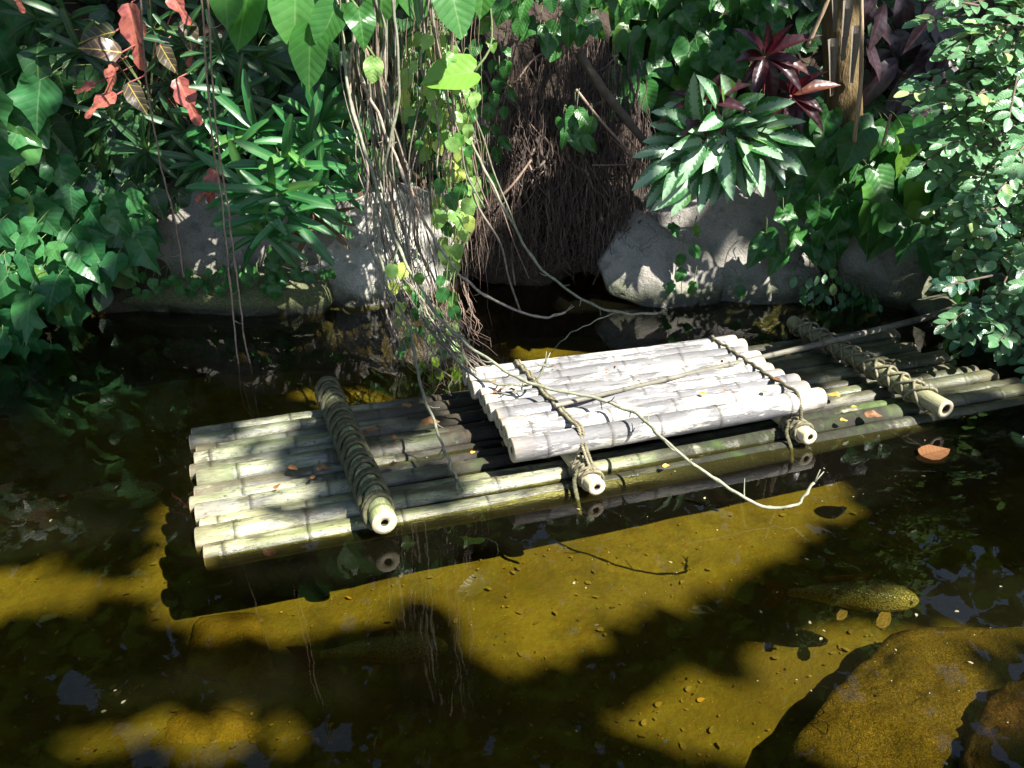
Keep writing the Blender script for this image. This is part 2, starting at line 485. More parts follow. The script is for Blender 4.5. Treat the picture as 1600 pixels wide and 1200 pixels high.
col = k.mix(k.math('MULTIPLY', k.ramp(k.noise(g, 1.3, 4), .52, .66), .5), col, (.08, .058, .014))
M_BED = k.out(k.bsdf(col, .9, k.bump(k.noise(g, 40, 6, .7), .6, .02), .1))
link('pond_bed', mesh_from('pond_bed', bedV, bedF, M_BED), kind='structure')

# water: a still, tea coloured sheet
k = NT('still_amber_water')
g = k.n('NewGeometry').outputs['Position']
h = k.math('ADD', k.noise(g, 2.3, 2), k.math('MULTIPLY', k.noise(g, 9, 2), .22))
nrm = k.bump(h, .10, .012)
fr = k.n('Fresnel', None, IOR=1.36)
k.t.links.new(nrm, fr.inputs['Normal'])
tr = k.n('BsdfTransparent', None, Color=(.76, .74, .42)).outputs[0]
veil = k.n('BsdfDiffuse', None, Color=(.095, .088, .045)).outputs[0]
tr = k.n('MixShader', None, i0=.020, i1=tr, i2=veil).outputs[0]
gl = k.n('BsdfGlossy', None, Color=(1, 1, 1), Roughness=.012, Normal=nrm).outputs[0]
M_WATER = k.out(k.n('MixShader', None, i0=fr.outputs[0], i1=tr, i2=gl).outputs[0])
wx = np.linspace(-9.4, 5.5, 20); wy = np.linspace(-1.5, 6.1, 12)
wV = [(x, y, 0) for y in wy for x in wx]
wF = [(j*20+i, j*20+i+1, (j+1)*20+i+1, (j+1)*20+i) for j in range(11) for i in range(19)]
link('water', mesh_from('water', wV, wF, M_WATER), kind='structure')

# ------------------------------------------------------------------ boulders
M_GRANITE = rock_mat('grey_granite', (.17, .158, .137), (.25, .232, .203), (.33, .31, .28), mossamt=.75)
M_GRANITED = rock_mat('dark_mossy_granite', (.15, .142, .118), (.23, .216, .185), (.30, .28, .25), mosslev=.22)
M_LEDGE = rock_mat('mossy_ledge_stone', (.12, .115, .09), (.19, .18, .145), (.25, .24, .20), mosslev=.3, mossamt=.9, moss=(.09, .105, .03))
M_SUNK = rock_mat('algae_covered_stone', (.085, .058, .012), (.14, .095, .02), (.05, .03, .008), mossamt=0, wet=0., mott=.75)
M_SLAB = rock_mat('silted_slab', (.11, .073, .010), (.17, .115, .016), (.07, .045, .008), mossamt=0, wet=0., mott=.3)
M_SUNKR = rock_mat('reddish_algae_stone', (.085, .046, .022), (.13, .072, .034), (.06, .03, .015), mossamt=0, wet=0., mott=.75)

M_SUNLIT_ROCK = rock_mat('sunlit_tone_granite', (.30, .29, .255), (.42, .40, .355), (.50, .48, .43), mossamt=.7, mosslev=.08)  # lighter granite copy, strong sunlight put into its colour
def rock(name, label, poly, Y0, depth, mat, lean=.25, rough=.05, flat=.55, cat='boulder', seed=0, sub=5, pts=None, group=None):
    w = np.array(pts if pts is not None else [PY(px, py, Y0) for px, py in poly])
    c = w.mean(0); ang = np.arctan2(w[:, 2]-c[2], w[:, 0]-c[0]); rad = np.hypot(w[:, 2]-c[2], w[:, 0]-c[0])
    o = np.argsort(ang); ang = ang[o]; rad = rad[o]
    bm = bmesh.new(); bmesh.ops.create_icosphere(bm, subdivisions=sub, radius=1)
    V = []; rp = random.Random(seed*13+5); rx = np.ptp(w[:, 0])/2; rz = np.ptp(w[:, 2])/2
    planes = [(unit([rp.uniform(-.55, .55), -1, rp.uniform(-.35, .5)]), rp.uniform(.42, .62)) for _ in range(7)]
    for v in bm.verts:
        th = math.atan2(v.co.z, v.co.x); rho = math.hypot(v.co.x, v.co.z)
        # distance along this direction to the outline
        best = None
        for i in range(len(ang)):
            a0, r0 = ang[i], rad[i]; a1, r1 = ang[(i+1) % len(ang)], rad[(i+1) % len(ang)]
            da = (a1-a0) % (2*math.pi); dt = (th-a0) % (2*math.pi)
            if dt <= da+1e-9:
                p0 = (r0*math.cos(a0), r0*math.sin(a0)); p1 = (r1*math.cos(a1), r1*math.sin(a1))
                ex, ez = p1[0]-p0[0], p1[1]-p0[1]; dx, dz = math.cos(th), math.sin(th)
                den = dx*ez-dz*ex
                best = (p0[0]*ez-p0[1]*ex)/den if abs(den) > 1e-9 else r0
                break
        rr = best*rho**flat
        y = math.copysign(abs(v.co.y)**.75, v.co.y)*depth
        p = np.array([c[0]+rr*math.cos(th), c[1]+y, c[2]+rr*math.sin(th)])
        q_ = (p-c)/np.array([rx, depth, rz])
        for pn, pd in planes:
            e_ = q_ @ pn-pd
            if e_ > 0: q_ = q_-pn*e_*.9
        p = c+q_*np.array([rx, depth, rz])
        p[1] += lean*(p[2]-c[2])
        n_ = fbm((p[0]+seed*7.3, p[1], p[2]+seed), 5, 2.2)
        n2 = abs(fbm((p[0]*1.3+seed*3.1, p[1]*1.3, p[2]*1.3), 3, 1.4))
        q = np.array([v.co.x*.6, v.co.y, v.co.z*.6])
        V.append(p+q*(n_*rough-n2*rough*1.6+rough*.5))
    Fc = [[v.index for v in f.verts] for f in bm.faces]
    bm.free()
    V = np.array(V); base = V.mean(0); base[2] = V[:, 2].min()
    me = mesh_from(name, V-base, Fc, mat)
    return link(name, me, M=Matrix.Translation(Vector(base)), label=label, cat=cat, group=group)

rock('boulder', 'sunlit pale boulder behind the hanging vines', [(475, 370), (520, 325), (600, 300), (690, 312), (722, 380), (700, 440), (650, 464), (560, 472), (500, 462), (470, 425)], 4.95, .38, M_SUNLIT_ROCK, lean=.45, seed=1)
rock('boulder', 'dark grey flat faced boulder below the fan palm', [(160, 350), (215, 288), (400, 276), (540, 298), (555, 430), (450, 456), (330, 464), (180, 462)], 4.9, .42, M_GRANITED, lean=.3, seed=2)
rock('ledge_stone', 'long mossy ledge stone at the waterline on the left', [(180, 470), (260, 440), (420, 425), (510, 440), (522, 470), (500, 498), (300, 505), (170, 505)], 4.62, .26, M_LEDGE, lean=.3, rough=.035, cat='stone', seed=3)
rock('boulder', 'broad grey granite boulder under the silver leaved plant', [(990, 345), (1040, 290), (1130, 265), (1270, 265), (1335, 310), (1335, 450), (1290, 486), (1210, 498), (1060, 480), (985, 430)], 5.1, .45, M_GRANITE, lean=.4, rough=.04, seed=4)
rock('boulder', 'wedge shaped pale boulder jutting over the water beside the roots', [(936, 412), (972, 362), (1003, 338), (1050, 366), (1110, 390), (1130, 430), (1115, 478), (1000, 464), (950, 452)], 4.85, .30, M_GRANITE, lean=.4, rough=.03, flat=.55, seed=5)
rock('boulder', 'dark rounded boulder under the heart leaved creeper', [(1310, 350), (1370, 312), (1460, 320), (1500, 380), (1495, 450), (1430, 475), (1350, 472), (1308, 440)], 4.85, .4, M_GRANITED, lean=.3, seed=6)
rock('boulder', 'low dark stone behind the right raft end', [(1430, 478), (1490, 466), (1530, 480), (1530, 505), (1440, 508)], 4.5, .15, M_GRANITED, lean=.1, rough=.03, cat='stone', seed=7, sub=4)
rock('boulder', 'low brown stone below the small leaved shrub', [(1530, 500), (1580, 485), (1660, 495), (1680, 560), (1600, 570), (1545, 545)], 4.2, .22, M_GRANITED, lean=.1, rough=.03, cat='stone', seed=8, sub=4)

def sunk_rock(label, poly, ztop, mat, seed, h=.35, rough=.05):
    """flat topped stone under water; outline is of its top"""
    w = np.array([P(px, py, ztop) for px, py in poly]); c = w.mean(0)
    n = len(w); V = []; Fc = []
    rings = [(0, 0.0), (.35, .004), (.7, 0.), (.93, -.02), (1.0, -.06), (1.05, -.16), (1.1, -h)]
    M = 48; th = np.linspace(0, 2*math.pi, M, endpoint=False)
    ang = np.arctan2(w[:, 1]-c[1], w[:, 0]-c[0]); rad = np.hypot(w[:, 1]-c[1], w[:, 0]-c[0]); o = np.argsort(ang)
    ang = ang[o]; rad = rad[o]
    R = []
    for t in th:
        for i in range(n):
            a0, a1 = ang[i], ang[(i+1) % n]; da = (a1-a0) % (2*math.pi); dt = (t-a0) % (2*math.pi)
            if dt <= da+1e-9:
                p0 = rad[i]*np.array([math.cos(a0), math.sin(a0)]); p1 = rad[(i+1) % n]*np.array([math.cos(a1), math.sin(a1)]); e = p1-p0
                R.append((p0[0]*e[1]-p0[1]*e[0])/(math.cos(t)*e[1]-math.sin(t)*e[0])); break
    R = np.array(R)
    R2 = []
    for rf in np.linspace(0, 1, 14)[1:]: R2.append((rf*.95, 0))
    R2 += [(1.0, -.05), (1.04, -.14), (1.08, -h)]
    V.append((c[0], c[1], ztop))
    for rf, dz in R2:
        for t, r in zip(th, R):
            x = c[0]+r*rf*math.cos(t); y = c[1]+r*rf*math.sin(t)
            V.append((x, y, ztop+dz-.05*rf**2+rough*fbm((x+seed, y, seed), 4, 4.)+rough*.35*fbm((x+seed, y, seed), 2, 26.)))
    for k_ in range(M): Fc.append((0, 1+k_, 1+(k_+1) % M))
    for i in range(len(R2)-1):
        for k_ in range(M):
            a = 1+i*M+k_; b = 1+i*M+(k_+1) % M
            Fc.append((a, a+M, b+M, b))
    V = np.array(V); base = np.array([c[0], c[1], V[:, 2].min()])
    return link('sunken_rock', mesh_from('sunken_rock', V-base, Fc, mat), M=Matrix.Translation(Vector(base)), label=label, cat='rock')
sunk_rock('flat brown slab under the water in the left foreground', [(300, 950), (400, 940), (435, 1040), (360, 1060), (280, 1030)], -.395, M_SLAB, 1, rough=.015)
sunk_rock('small brown slab under the water at bottom left', [(250, 1090), (340, 1085), (480, 1130), (430, 1180), (245, 1150)], -.405, M_SLAB, 2, rough=.015)
sunk_rock('big mottled algae rock just under the water at bottom right', [(1400, 965), (1500, 960), (1640, 965), (1640, 1040), (1525, 1110), (1500, 1200), (1470, 1260), (1180, 1260), (1230, 1150), (1300, 1060)], -.25, M_SUNK, 3, h=.25, rough=.04)
sunk_rock('reddish rock under the water at the right edge of the foreground', [(1545, 1060), (1640, 1040), (1700, 1120), (1660, 1260), (1530, 1260), (1510, 1160)], -.16, M_SUNKR, 4, h=.33, rough=.05)

# ------------------------------------------------------------------ bamboo
def pole_mesh(name, L, r, mat, taper=.9, bend=.012, hole=.42, sides=16, seed=0, sag=None):
    rs = random.Random(seed)
    nodes = []; x = rs.uniform(.04, .2)
    while x < L-.03:
        nodes.append(x); x += rs.uniform(.22, .38)
    st = []
    for n_ in nodes:
        st += [(n_-.016, 1.0, 0), (n_-.005, 1.035, .4), (n_, .985, 1.), (n_+.006, 1.05, .5), (n_+.018, 1.0, 0)]
    grid = np.linspace(0, L, max(4, int(L/.14)))
    st += [(g_, 1.0, 0) for g_ in grid if all(abs(g_-n_) > .03 for n_ in nodes)]
    st = [s_ for s_ in st if 0 <= s_[0] <= L]; st.sort()
    ph = rs.uniform(0, 6.28); V = []; nd = []; ec = []; ho = []; Fc = []
    def centre(x):
        u = x/L
        return np.array([x, bend*math.sin(u*math.pi+.3*math.sin(ph))*math.cos(ph)+.003*math.sin(9*u+ph), bend*.6*math.sin(u*math.pi)*math.sin(ph)+(sag(u) if sag else 0)])
    def ring(x, rr, n_=0, e=0, h_=0):
        i0 = len(V); c = centre(x)
        for k_ in range(sides):
            t = 2*math.pi*k_/sides
            w = 1+.02*math.sin(2*t+ph)
            V.append(c+np.array([0, rr*w*math.cos(t), rr*w*math.sin(t)])); nd.append(n_); ec.append(e); ho.append(h_)
        return i0
    def bridge(a, b):
        for k_ in range(sides):
            k2 = (k_+1) % sides
            Fc.append((a+k_, a+k2, b+k2, b+k_))
    R = lambda x: r*(1-(1-taper)*x/L)
    # left cut end: diaphragm, inner wall, rim
    d0 = ring(.05, R(0)*hole, 0, 0, 1); Fc.append(tuple(d0+k_ for k_ in range(sides)))
    a = ring(.004, R(0)*hole, 0, 0, 1); bridge(d0, a)
    b = ring(0., R(0)*hole*1.06, 0, 1, 0); bridge(a, b)
    c_ = ring(0., R(0)*.95, 0, 1, 0); bridge(b, c_)
    prev = ring(.006, R(0), 0, .2, 0); bridge(c_, prev)
    for x, s_, n_ in st:
        if x < .012 or x > L-.012: continue
        cur = ring(x, R(x)*s_, n_); bridge(prev, cur); prev = cur
    cur = ring(L-.006, R(L), 0, .2, 0); bridge(prev, cur); prev = cur
    cur = ring(L, R(L)*.95, 0, 1, 0); bridge(prev, cur); prev = cur
    cur = ring(L, R(L)*hole*1.06, 0, 1, 0); bridge(prev, cur); prev = cur
    cur = ring(L-.004, R(L)*hole, 0, 0, 1); bridge(prev, cur); prev = cur
    cur = ring(L-.05, R(L)*hole, 0, 0, 1); bridge(prev, cur); prev = cur
    Fc.append(tuple(prev+sides-1-k_ for k_ in range(sides)))
    Fc = [tuple(reversed(f)) for f in Fc]
    me = mesh_from(name, V, Fc, mat, attr={'node': nd, 'endcut': ec, 'hole': ho})
    return me

def pole(name, parent, A, B, r, mat, seed, **kw):
    A = np.asarray(A, float); B = np.asarray(B, float); L = float(np.linalg.norm(B-A)); d = (B-A)/L
    me = pole_mesh(name, L, r, mat, seed=seed, **kw)
    z = np.array([0, 0, 1.]); z = unit(z-np.dot(z, d)*d); y = np.cross(z, d)
    M = Matrix(((d[0], y[0], z[0], A[0]), (d[1], y[1], z[1], A[1]), (d[2], y[2], z[2], A[2]), (0, 0, 0, 1)))
    return link(name, me, parent, M)

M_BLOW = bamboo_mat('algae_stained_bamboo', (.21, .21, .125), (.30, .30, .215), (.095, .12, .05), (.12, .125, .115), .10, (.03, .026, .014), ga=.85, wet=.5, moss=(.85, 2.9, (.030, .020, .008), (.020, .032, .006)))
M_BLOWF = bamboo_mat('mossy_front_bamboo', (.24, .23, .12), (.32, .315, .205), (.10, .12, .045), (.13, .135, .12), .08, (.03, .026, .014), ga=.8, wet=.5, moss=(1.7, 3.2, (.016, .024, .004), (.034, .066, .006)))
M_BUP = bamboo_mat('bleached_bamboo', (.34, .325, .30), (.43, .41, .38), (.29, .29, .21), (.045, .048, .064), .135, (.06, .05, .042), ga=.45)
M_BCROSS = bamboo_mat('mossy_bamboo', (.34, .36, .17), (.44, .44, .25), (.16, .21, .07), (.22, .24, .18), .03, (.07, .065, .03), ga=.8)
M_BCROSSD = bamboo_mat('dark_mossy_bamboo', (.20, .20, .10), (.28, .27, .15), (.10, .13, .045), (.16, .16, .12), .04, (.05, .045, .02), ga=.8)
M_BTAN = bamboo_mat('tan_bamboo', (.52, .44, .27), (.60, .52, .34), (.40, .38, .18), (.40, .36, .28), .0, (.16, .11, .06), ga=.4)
M_ROPED = rope_mat('dark_mossy_rope', (.055, .055, .030), (.12, .115, .065))
M_ROPE = rope_mat('grey_tan_rope', (.11, .10, .06), (.23, .205, .135))

def lerp(a, b, t): return np.asarray(a)*(1-t)+np.asarray(b)*t

# --- the long low raft
LB, LF, RB, RF = P(297, 660, .045), P(306, 868, .02), P(1392, 499, .045), P(1650, 618, .02)
raft = thing('bamboo_raft', 'long low algae stained bamboo raft floating in the pond', 'raft', ((LF+RF)/2*[1, 1, 0]+[0, 0, -.1]))
def lowpt(a, b, z):
    p = lerp(lerp(LF, RF, a), lerp(LB, RB, a), b); p[2] = z; return p
sagf = lambda u: -.018*math.sin(min(1, max(0, (u-.12)/.62))*math.pi)
low_r = [.048, .052, .045, .049, .046, .047, .054, .046, .049, .046, .050, .045]
low_z = [-.026, -.010, -.018, -.006, -.018, -.028, -.004, -.016, -.010, -.020, -.008, -.016]
low_e = [1.04, 1.0, 1.005, .99, .985, .965, .975, .955, .965, .96, .98, .995]
low_s = [.006, .000, .004, .001, -.004, 0, .004, -.003, .002, .004, -.002, 0.]
for i in range(12):
    b = (i+.5)/12
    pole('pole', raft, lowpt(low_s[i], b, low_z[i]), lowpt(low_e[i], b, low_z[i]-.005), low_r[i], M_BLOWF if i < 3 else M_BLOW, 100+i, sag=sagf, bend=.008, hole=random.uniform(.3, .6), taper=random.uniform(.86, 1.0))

def wraps(parent, A, B, r, n, t0, t1, tilt, rr, mat, cross=False, strands=2):
    """rope turns round a cross pole, each turn a mesh of its own"""
    A = np.asarray(A); B = np.asarray(B); d = unit(B-A); z = unit(np.array([0, 0, 1.])-d[2]*d); y = np.cross(z, d)
    for i in range(n):
        t = t0+(t1-t0)*(i+.5)/n; c = lerp(A, B, t)
        for s_ in ((1, -1) if cross else (1,)):
            mg = Merge()
            for k_ in range(strands):
                th = np.linspace(0, 2*math.pi, 27)[:-1]
                tl = tilt*s_*random.uniform(.8, 1.2)
                R = r+rr*.8+random.uniform(-.001, .002)
                ring = [c+d*(tl*math.cos(a+.6)*1.0+(k_-.5*(strands-1))*rr*1.9)+(y*math.sin(a)+z*math.cos(a))*(R+(.003 if s_ < 0 else 0)) for a in th]
                ring.append(ring[0])
                V, Fc = tube(np.array(ring), rr, 6, False); mg.add(V, Fc)
            link('rope_wrap', mg.mesh('rope_wrap', mat), parent)

CA, CB = P(600, 818, .085), P(510, 606, .09)
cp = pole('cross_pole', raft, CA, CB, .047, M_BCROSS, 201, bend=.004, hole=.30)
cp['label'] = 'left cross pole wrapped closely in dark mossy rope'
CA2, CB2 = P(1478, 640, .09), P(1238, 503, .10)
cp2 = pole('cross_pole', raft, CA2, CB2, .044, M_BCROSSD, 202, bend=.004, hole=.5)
cp2['label'] = 'right cross pole lashed with criss cross rope'
wraps(cp, CA, CB, .047, 14, .04, 1.0, .034, .0095, M_ROPED, False, 2)
wraps(cp2, CA2, CB2, .044, 11, .10, .93, .05, .0075, M_ROPE, True, 1)

# --- the small bleached raft on top
zt = .150
ULB, ULF, URB, URF = P(724, 586, zt+.01), P(806, 702, zt), P(1143, 533, zt+.01), P(1276, 624, zt)
top = thing('bamboo_raft', 'small bleached white bamboo raft lying on the long raft', 'raft', ((ULF+URB)/2*[1, 1, 0]+[0, 0, .05]))
def uppt(a, b, z):
    p = lerp(lerp(ULF, URF, a), lerp(ULB, URB, a), b); p[2] = z; return p
up_b = [0, .145, .255, .36, .465, .57, .675, .78, .885, .985]
up_r = [.052, .046, .043, .045, .042, .044, .042, .045, .043, .042]
for i in range(10):
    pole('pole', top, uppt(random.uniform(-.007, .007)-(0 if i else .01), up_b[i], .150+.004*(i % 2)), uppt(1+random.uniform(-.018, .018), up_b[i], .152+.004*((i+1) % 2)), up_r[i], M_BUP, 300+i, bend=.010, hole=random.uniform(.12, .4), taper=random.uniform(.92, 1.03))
for q, (fp, bp) in enumerate((((934, 762), (792, 590)), ((1266, 684), (1082, 548)))):
    A = P(fp[0], fp[1], .052); B = P(bp[0], bp[1], .062)
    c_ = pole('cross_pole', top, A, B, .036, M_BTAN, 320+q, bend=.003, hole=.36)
    wraps(c_, A, B, .036, 4, .045, .16, .016, .0065, M_ROPE, True, 1)
    # the rope that runs over the poles
    d = unit((B-A)*[1, 1, 0]); side = np.array([d[1], -d[0], 0])
    def over(b):
        zz = .15+.046
        p = lerp(A, B, b); return p
    pts = []
    L = np.linalg.norm((B-A)[:2])
    # where the raft's poles cross this line
    fr_ = [A+d*.05+[0, 0, .03], A+d*.075+[0, 0, .045]]
    for i in range(10):
        a_ = (.20 if q == 0 else .86)
        pp = uppt(a_, up_b[i], 0)
        s_ = np.dot(pp-A, d); base = A+d*s_+side*random.uniform(-.006, .006)
        if i == 0:
            fr_.append(np.array([*(base-d*.058)[:2], .150])); fr_.append(np.array([*(base-d*.030)[:2], .150+up_r[0]*.95]))
        fr_.append(np.array([*base[:2], .156+up_r[i]+.006]))
        if i < 9:
            pn = uppt(a_, (up_b[i]+up_b[i+1])/2, 0); sn = np.dot(pn-A, d)
            fr_.append(np.array([*(A+d*sn)[:2], .152+up_r[i]*.8+.012]))
    fr_.append(np.array([*(base+d*.045)[:2], .13]))
    path = smooth_path(fr_, 9)
    for w_ in range(2 if q == 0 else 1):
        mg = Merge(); Tn = np.gradient(path, axis=0); Tn /= np.linalg.norm(Tn, axis=1)[:, None]
        s_len = np.concatenate([[0], np.cumsum(np.linalg.norm(np.diff(path, axis=0), axis=1))])
        U = np.cross(Tn, [0.02, .01, 1]); U /= np.linalg.norm(U, axis=1)[:, None]; W = np.cross(U, Tn)
        sp_ = side*(w_*.014)
        for st_ in range(3):
            a = s_len*2*math.pi/.035+st_*2.094
            V, Fc = tube(path+sp_+.0042*(U*np.cos(a)[:, None]+W*np.sin(a)[:, None]), .0045, 6); mg.add(V, Fc)
        link('rope', mg.mesh('rope', M_ROPE), top)
    # loose rope tail hanging into the water
    e0 = A+d*.10-[0, 0, .0]+side*-.045
    tail = smooth_path([e0+[0, 0, .03], e0+[-.01, -.03, -.005], e0+[.0, -.075, -.05], e0+[.012, -.085, -.12]], 10)
    mg = Merge(); s_len = np.linspace(0, .2, len(tail))
    for st_ in range(3):
        a = s_len*2*math.pi/.03+st_*2.094
        V, Fc = tube(tail+np.stack([.005*np.cos(a), .005*np.sin(a), 0*a], 1), .005, 6); mg.add(V, Fc)
    link('rope_tail', mg.mesh('rope_tail', M_ROPED), top)

# --- the punting pole lying across both rafts
pa, pb = P(868, 634, .222), P(1300, 531, .185)
pe = pa+(pb-pa)*1.62
k_ = thing('bamboo_punt_pole', 'long thin grey bamboo pole lying across both rafts', 'pole', ((pa+pe)/2*[1, 1, 0]+[0, 0, .1]))
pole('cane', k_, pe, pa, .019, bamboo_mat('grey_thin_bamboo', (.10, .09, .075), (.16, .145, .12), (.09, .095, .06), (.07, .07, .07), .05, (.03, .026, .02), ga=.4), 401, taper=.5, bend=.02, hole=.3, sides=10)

# ------------------------------------------------------------------ leaf shapes (base at origin, tip at y = 1)
def fan_leaf(half, c=.28, fold=.18, droop=.22, wav=.02, seed=0):
    half = np.array(half, float)
    left = half[1:-1][::-1]*[-1, 1]
    ring = np.vstack([half, left])
    n = len(ring); cen = np.array([0, c])
    V = [cen]; 
    for s_ in (.55, 1.):
        V += list(cen+(ring-cen)*s_)
    V = np.array(V); Fc = []
    for i in range(n):
        j = (i+1) % n
        Fc.append((0, 1+j, 1+i)); Fc.append((1+i, 1+j, 1+n+j, 1+n+i))
    x, y = V[:, 0], V[:, 1]
    z = fold*np.abs(x)-droop*np.clip(y, 0, 1)**2*.8-.12*np.abs(x)**2*4*fold+wav*np.sin(9*y+seed+3*np.sign(x))*np.abs(x)*3
    return np.stack([x, y, z], 1), [tuple(reversed(f)) for f in Fc], V[:, :2]

def strip_leaf(w, rows=8, droop=.25, fold=.25, prof=None, tipcut=0., seed=0, wav=.0, cols=2):
    V = []; U = []; Fc = []
    for i in range(rows+1):
        t = i/rows
        hw = w*(prof(t) if prof else math.sin(math.pi*min(1, t*.94+.03))**.8)
        for c_ in range(-cols//2, cols//2+1):
            f = c_/(cols/2)
            x = hw*f
            V.append((x+wav*math.sin(5*t+seed), t, fold*abs(x)-droop*t*t+.006*math.sin(6*t+seed))); U.append((x, t))
    m = cols+1
    for i in range(rows):
        for c_ in range(cols):
            a = i*m+c_
            Fc.append((a, a+1, a+m+1, a+m))
    return np.array(V), Fc, np.array(U)

HEART = [(0, 1), (.045, .9), (.15, .74), (.27, .56), (.36, .36), (.40, .16), (.36, -.03), (.26, -.14), (.13, -.14), (0, 0)]
OVATE = [(0, 1), (.06, .9), (.18, .72), (.27, .5), (.29, .3), (.24, .12), (.12, .02), (.04, 0), (0, 0)]
ROUND = [(0, 1), (.10, .92), (.27, .76), (.38, .52), (.40, .30), (.33, .10), (.20, -.02), (.08, -.03), (0, .03)]
BIGP = [(0, 1), (.05, .93), (.17, .83), (.30, .64), (.375, .42), (.38, .20), (.31, .02), (.18, -.07), (.07, -.05), (0, .03)]
IVY = [(0, 1), (.09, .80), (.17, .62), (.30, .66), (.46, .60), (.38, .42), (.36, .28), (.48, .12), (.40, .0), (.24, -.06), (.12, -.10), (0, 0)]
IVY3 = [(0, 1), (.12, .78), (.24, .60), (.40, .52), (.50, .44), (.44, .26), (.40, .10), (.28, -.04), (.14, -.08), (0, 0)]
CROT = [(0, 1), (.08, .97), (.12, .88), (.10, .74), (.09, .62), (.16, .54), (.24, .44), (.24, .32), (.16, .22), (.20, .14), (.13, .04), (.04, 0), (0, 0)]
SMALL = [(0, 1), (.10, .93), (.22, .72), (.27, .5), (.22, .25), (.09, .06), (0, 0)]

def meshset(name, gens, mat):
    return [mesh_from(name, v, f, mat, u) for v, f, u in gens]
def fanset(name, half, mat, n=4, **kw):
    return meshset(name, [fan_leaf(half, fold=random.uniform(.05, .35), droop=random.uniform(.05, .4), wav=random.uniform(.04, .14), seed=i*2.1, **kw) for i in range(n)], mat)
lance = lambda t: max(0.0, math.sin(math.pi*min(1, max(0, t))**.75))**.85
blade = lambda t: (min(1, t/.25)**.6)*(1 if t < .8 else max(.35, 1-(t-.8)*3.2))
LS = dict(
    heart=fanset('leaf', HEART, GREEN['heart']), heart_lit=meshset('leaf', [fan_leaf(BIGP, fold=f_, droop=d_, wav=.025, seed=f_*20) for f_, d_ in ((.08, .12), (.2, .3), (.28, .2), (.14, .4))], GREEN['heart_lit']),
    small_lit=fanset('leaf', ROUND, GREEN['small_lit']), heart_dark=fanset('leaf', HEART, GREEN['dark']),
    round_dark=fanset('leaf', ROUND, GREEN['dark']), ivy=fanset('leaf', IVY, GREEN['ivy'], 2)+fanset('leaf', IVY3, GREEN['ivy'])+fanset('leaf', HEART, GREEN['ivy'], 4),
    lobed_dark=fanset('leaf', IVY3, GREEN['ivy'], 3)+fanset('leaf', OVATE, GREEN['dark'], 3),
    ovate=fanset('leaf', OVATE, GREEN['heart']), creep=fanset('leaf', ROUND, GREEN['heart']),
    croton=fanset('leaf', CROT, GREEN['croton']), croton_green=fanset('leaf', OVATE, GREEN['croton_green']),
    purple=fanset('leaf', [(0, 1), (.05, .88), (.14, .68), (.19, .48), (.19, .28), (.13, .1), (.05, .0), (0, 0)], GREEN['purple']), small=fanset('leaf', SMALL, GREEN['small']), small_shaded=fanset('leaf', SMALL, GREEN['small_shaded']),
    palm=meshset('leaflet', [strip_leaf(.085, 8, random.uniform(.1, .45), .5, blade, seed=i) for i in range(5)], GREEN['palm']),
    palm_dark=meshset('leaflet', [strip_leaf(.085, 8, random.uniform(.1, .5), .5, blade, seed=i) for i in range(4)], GREEN['palm_dark']),
    spent=meshset('leaflet', [strip_leaf(.07, 8, random.uniform(.2, .5), .6, blade, seed=i) for i in range(3)], GREEN['spent']),
    silver=meshset('leaf', [strip_leaf(.205, 9, random.uniform(.08, .4), .28, lance, seed=i, cols=4) for i in range(5)], GREEN['silver']),
    red=meshset('leaf', [strip_leaf(.165, 9, random.uniform(.1, .5), .5, lance, seed=i, cols=4) for i in range(5)], GREEN['red']),
    dry=fanset('fallen_leaf', OVATE, GREEN['dry'], 4), yellow=fanset('fallen_leaf', OVATE, GREEN['yellow'], 2), orange=meshset('floating_leaf', [fan_leaf(OVATE, fold=.12, droop=.03, wav=.03)], GREEN['orange']),
)

def put_leaf(parent, kind, pos, d, nrm, size, name='leaf'):
    me = random.choice(LS[kind])
    s = (size*random.uniform(.92, 1.08), size, size)
    return link(name, me, parent, frameM(pos, d, nrm, s))

def stem_part(parent, paths, mat, r, name='stems'):
    mg = Merge()
    for p in paths:
        p = np.asarray(p); n = len(p)
        V, Fc = tube(p, np.linspace(r, r*.6, n), 5); mg.add(V, Fc)
    o = link(name, mg.mesh(name, mat), parent)
    o['kind'] = 'stuff'
    return o

def darts(poly, n, dmin, tries=60):
    xs_ = [p[0] for p in poly]; ys_ = [p[1] for p in poly]; out = []
    for _ in range(n*tries):
        x = random.uniform(min(xs_), max(xs_)); y = random.uniform(min(ys_), max(ys_))
        if inpoly(x, y, poly) and all((x-a)**2+(y-b)**2 > dmin*dmin for a, b in out):
            out.append((x, y))
            if len(out) >= n: break
    return out

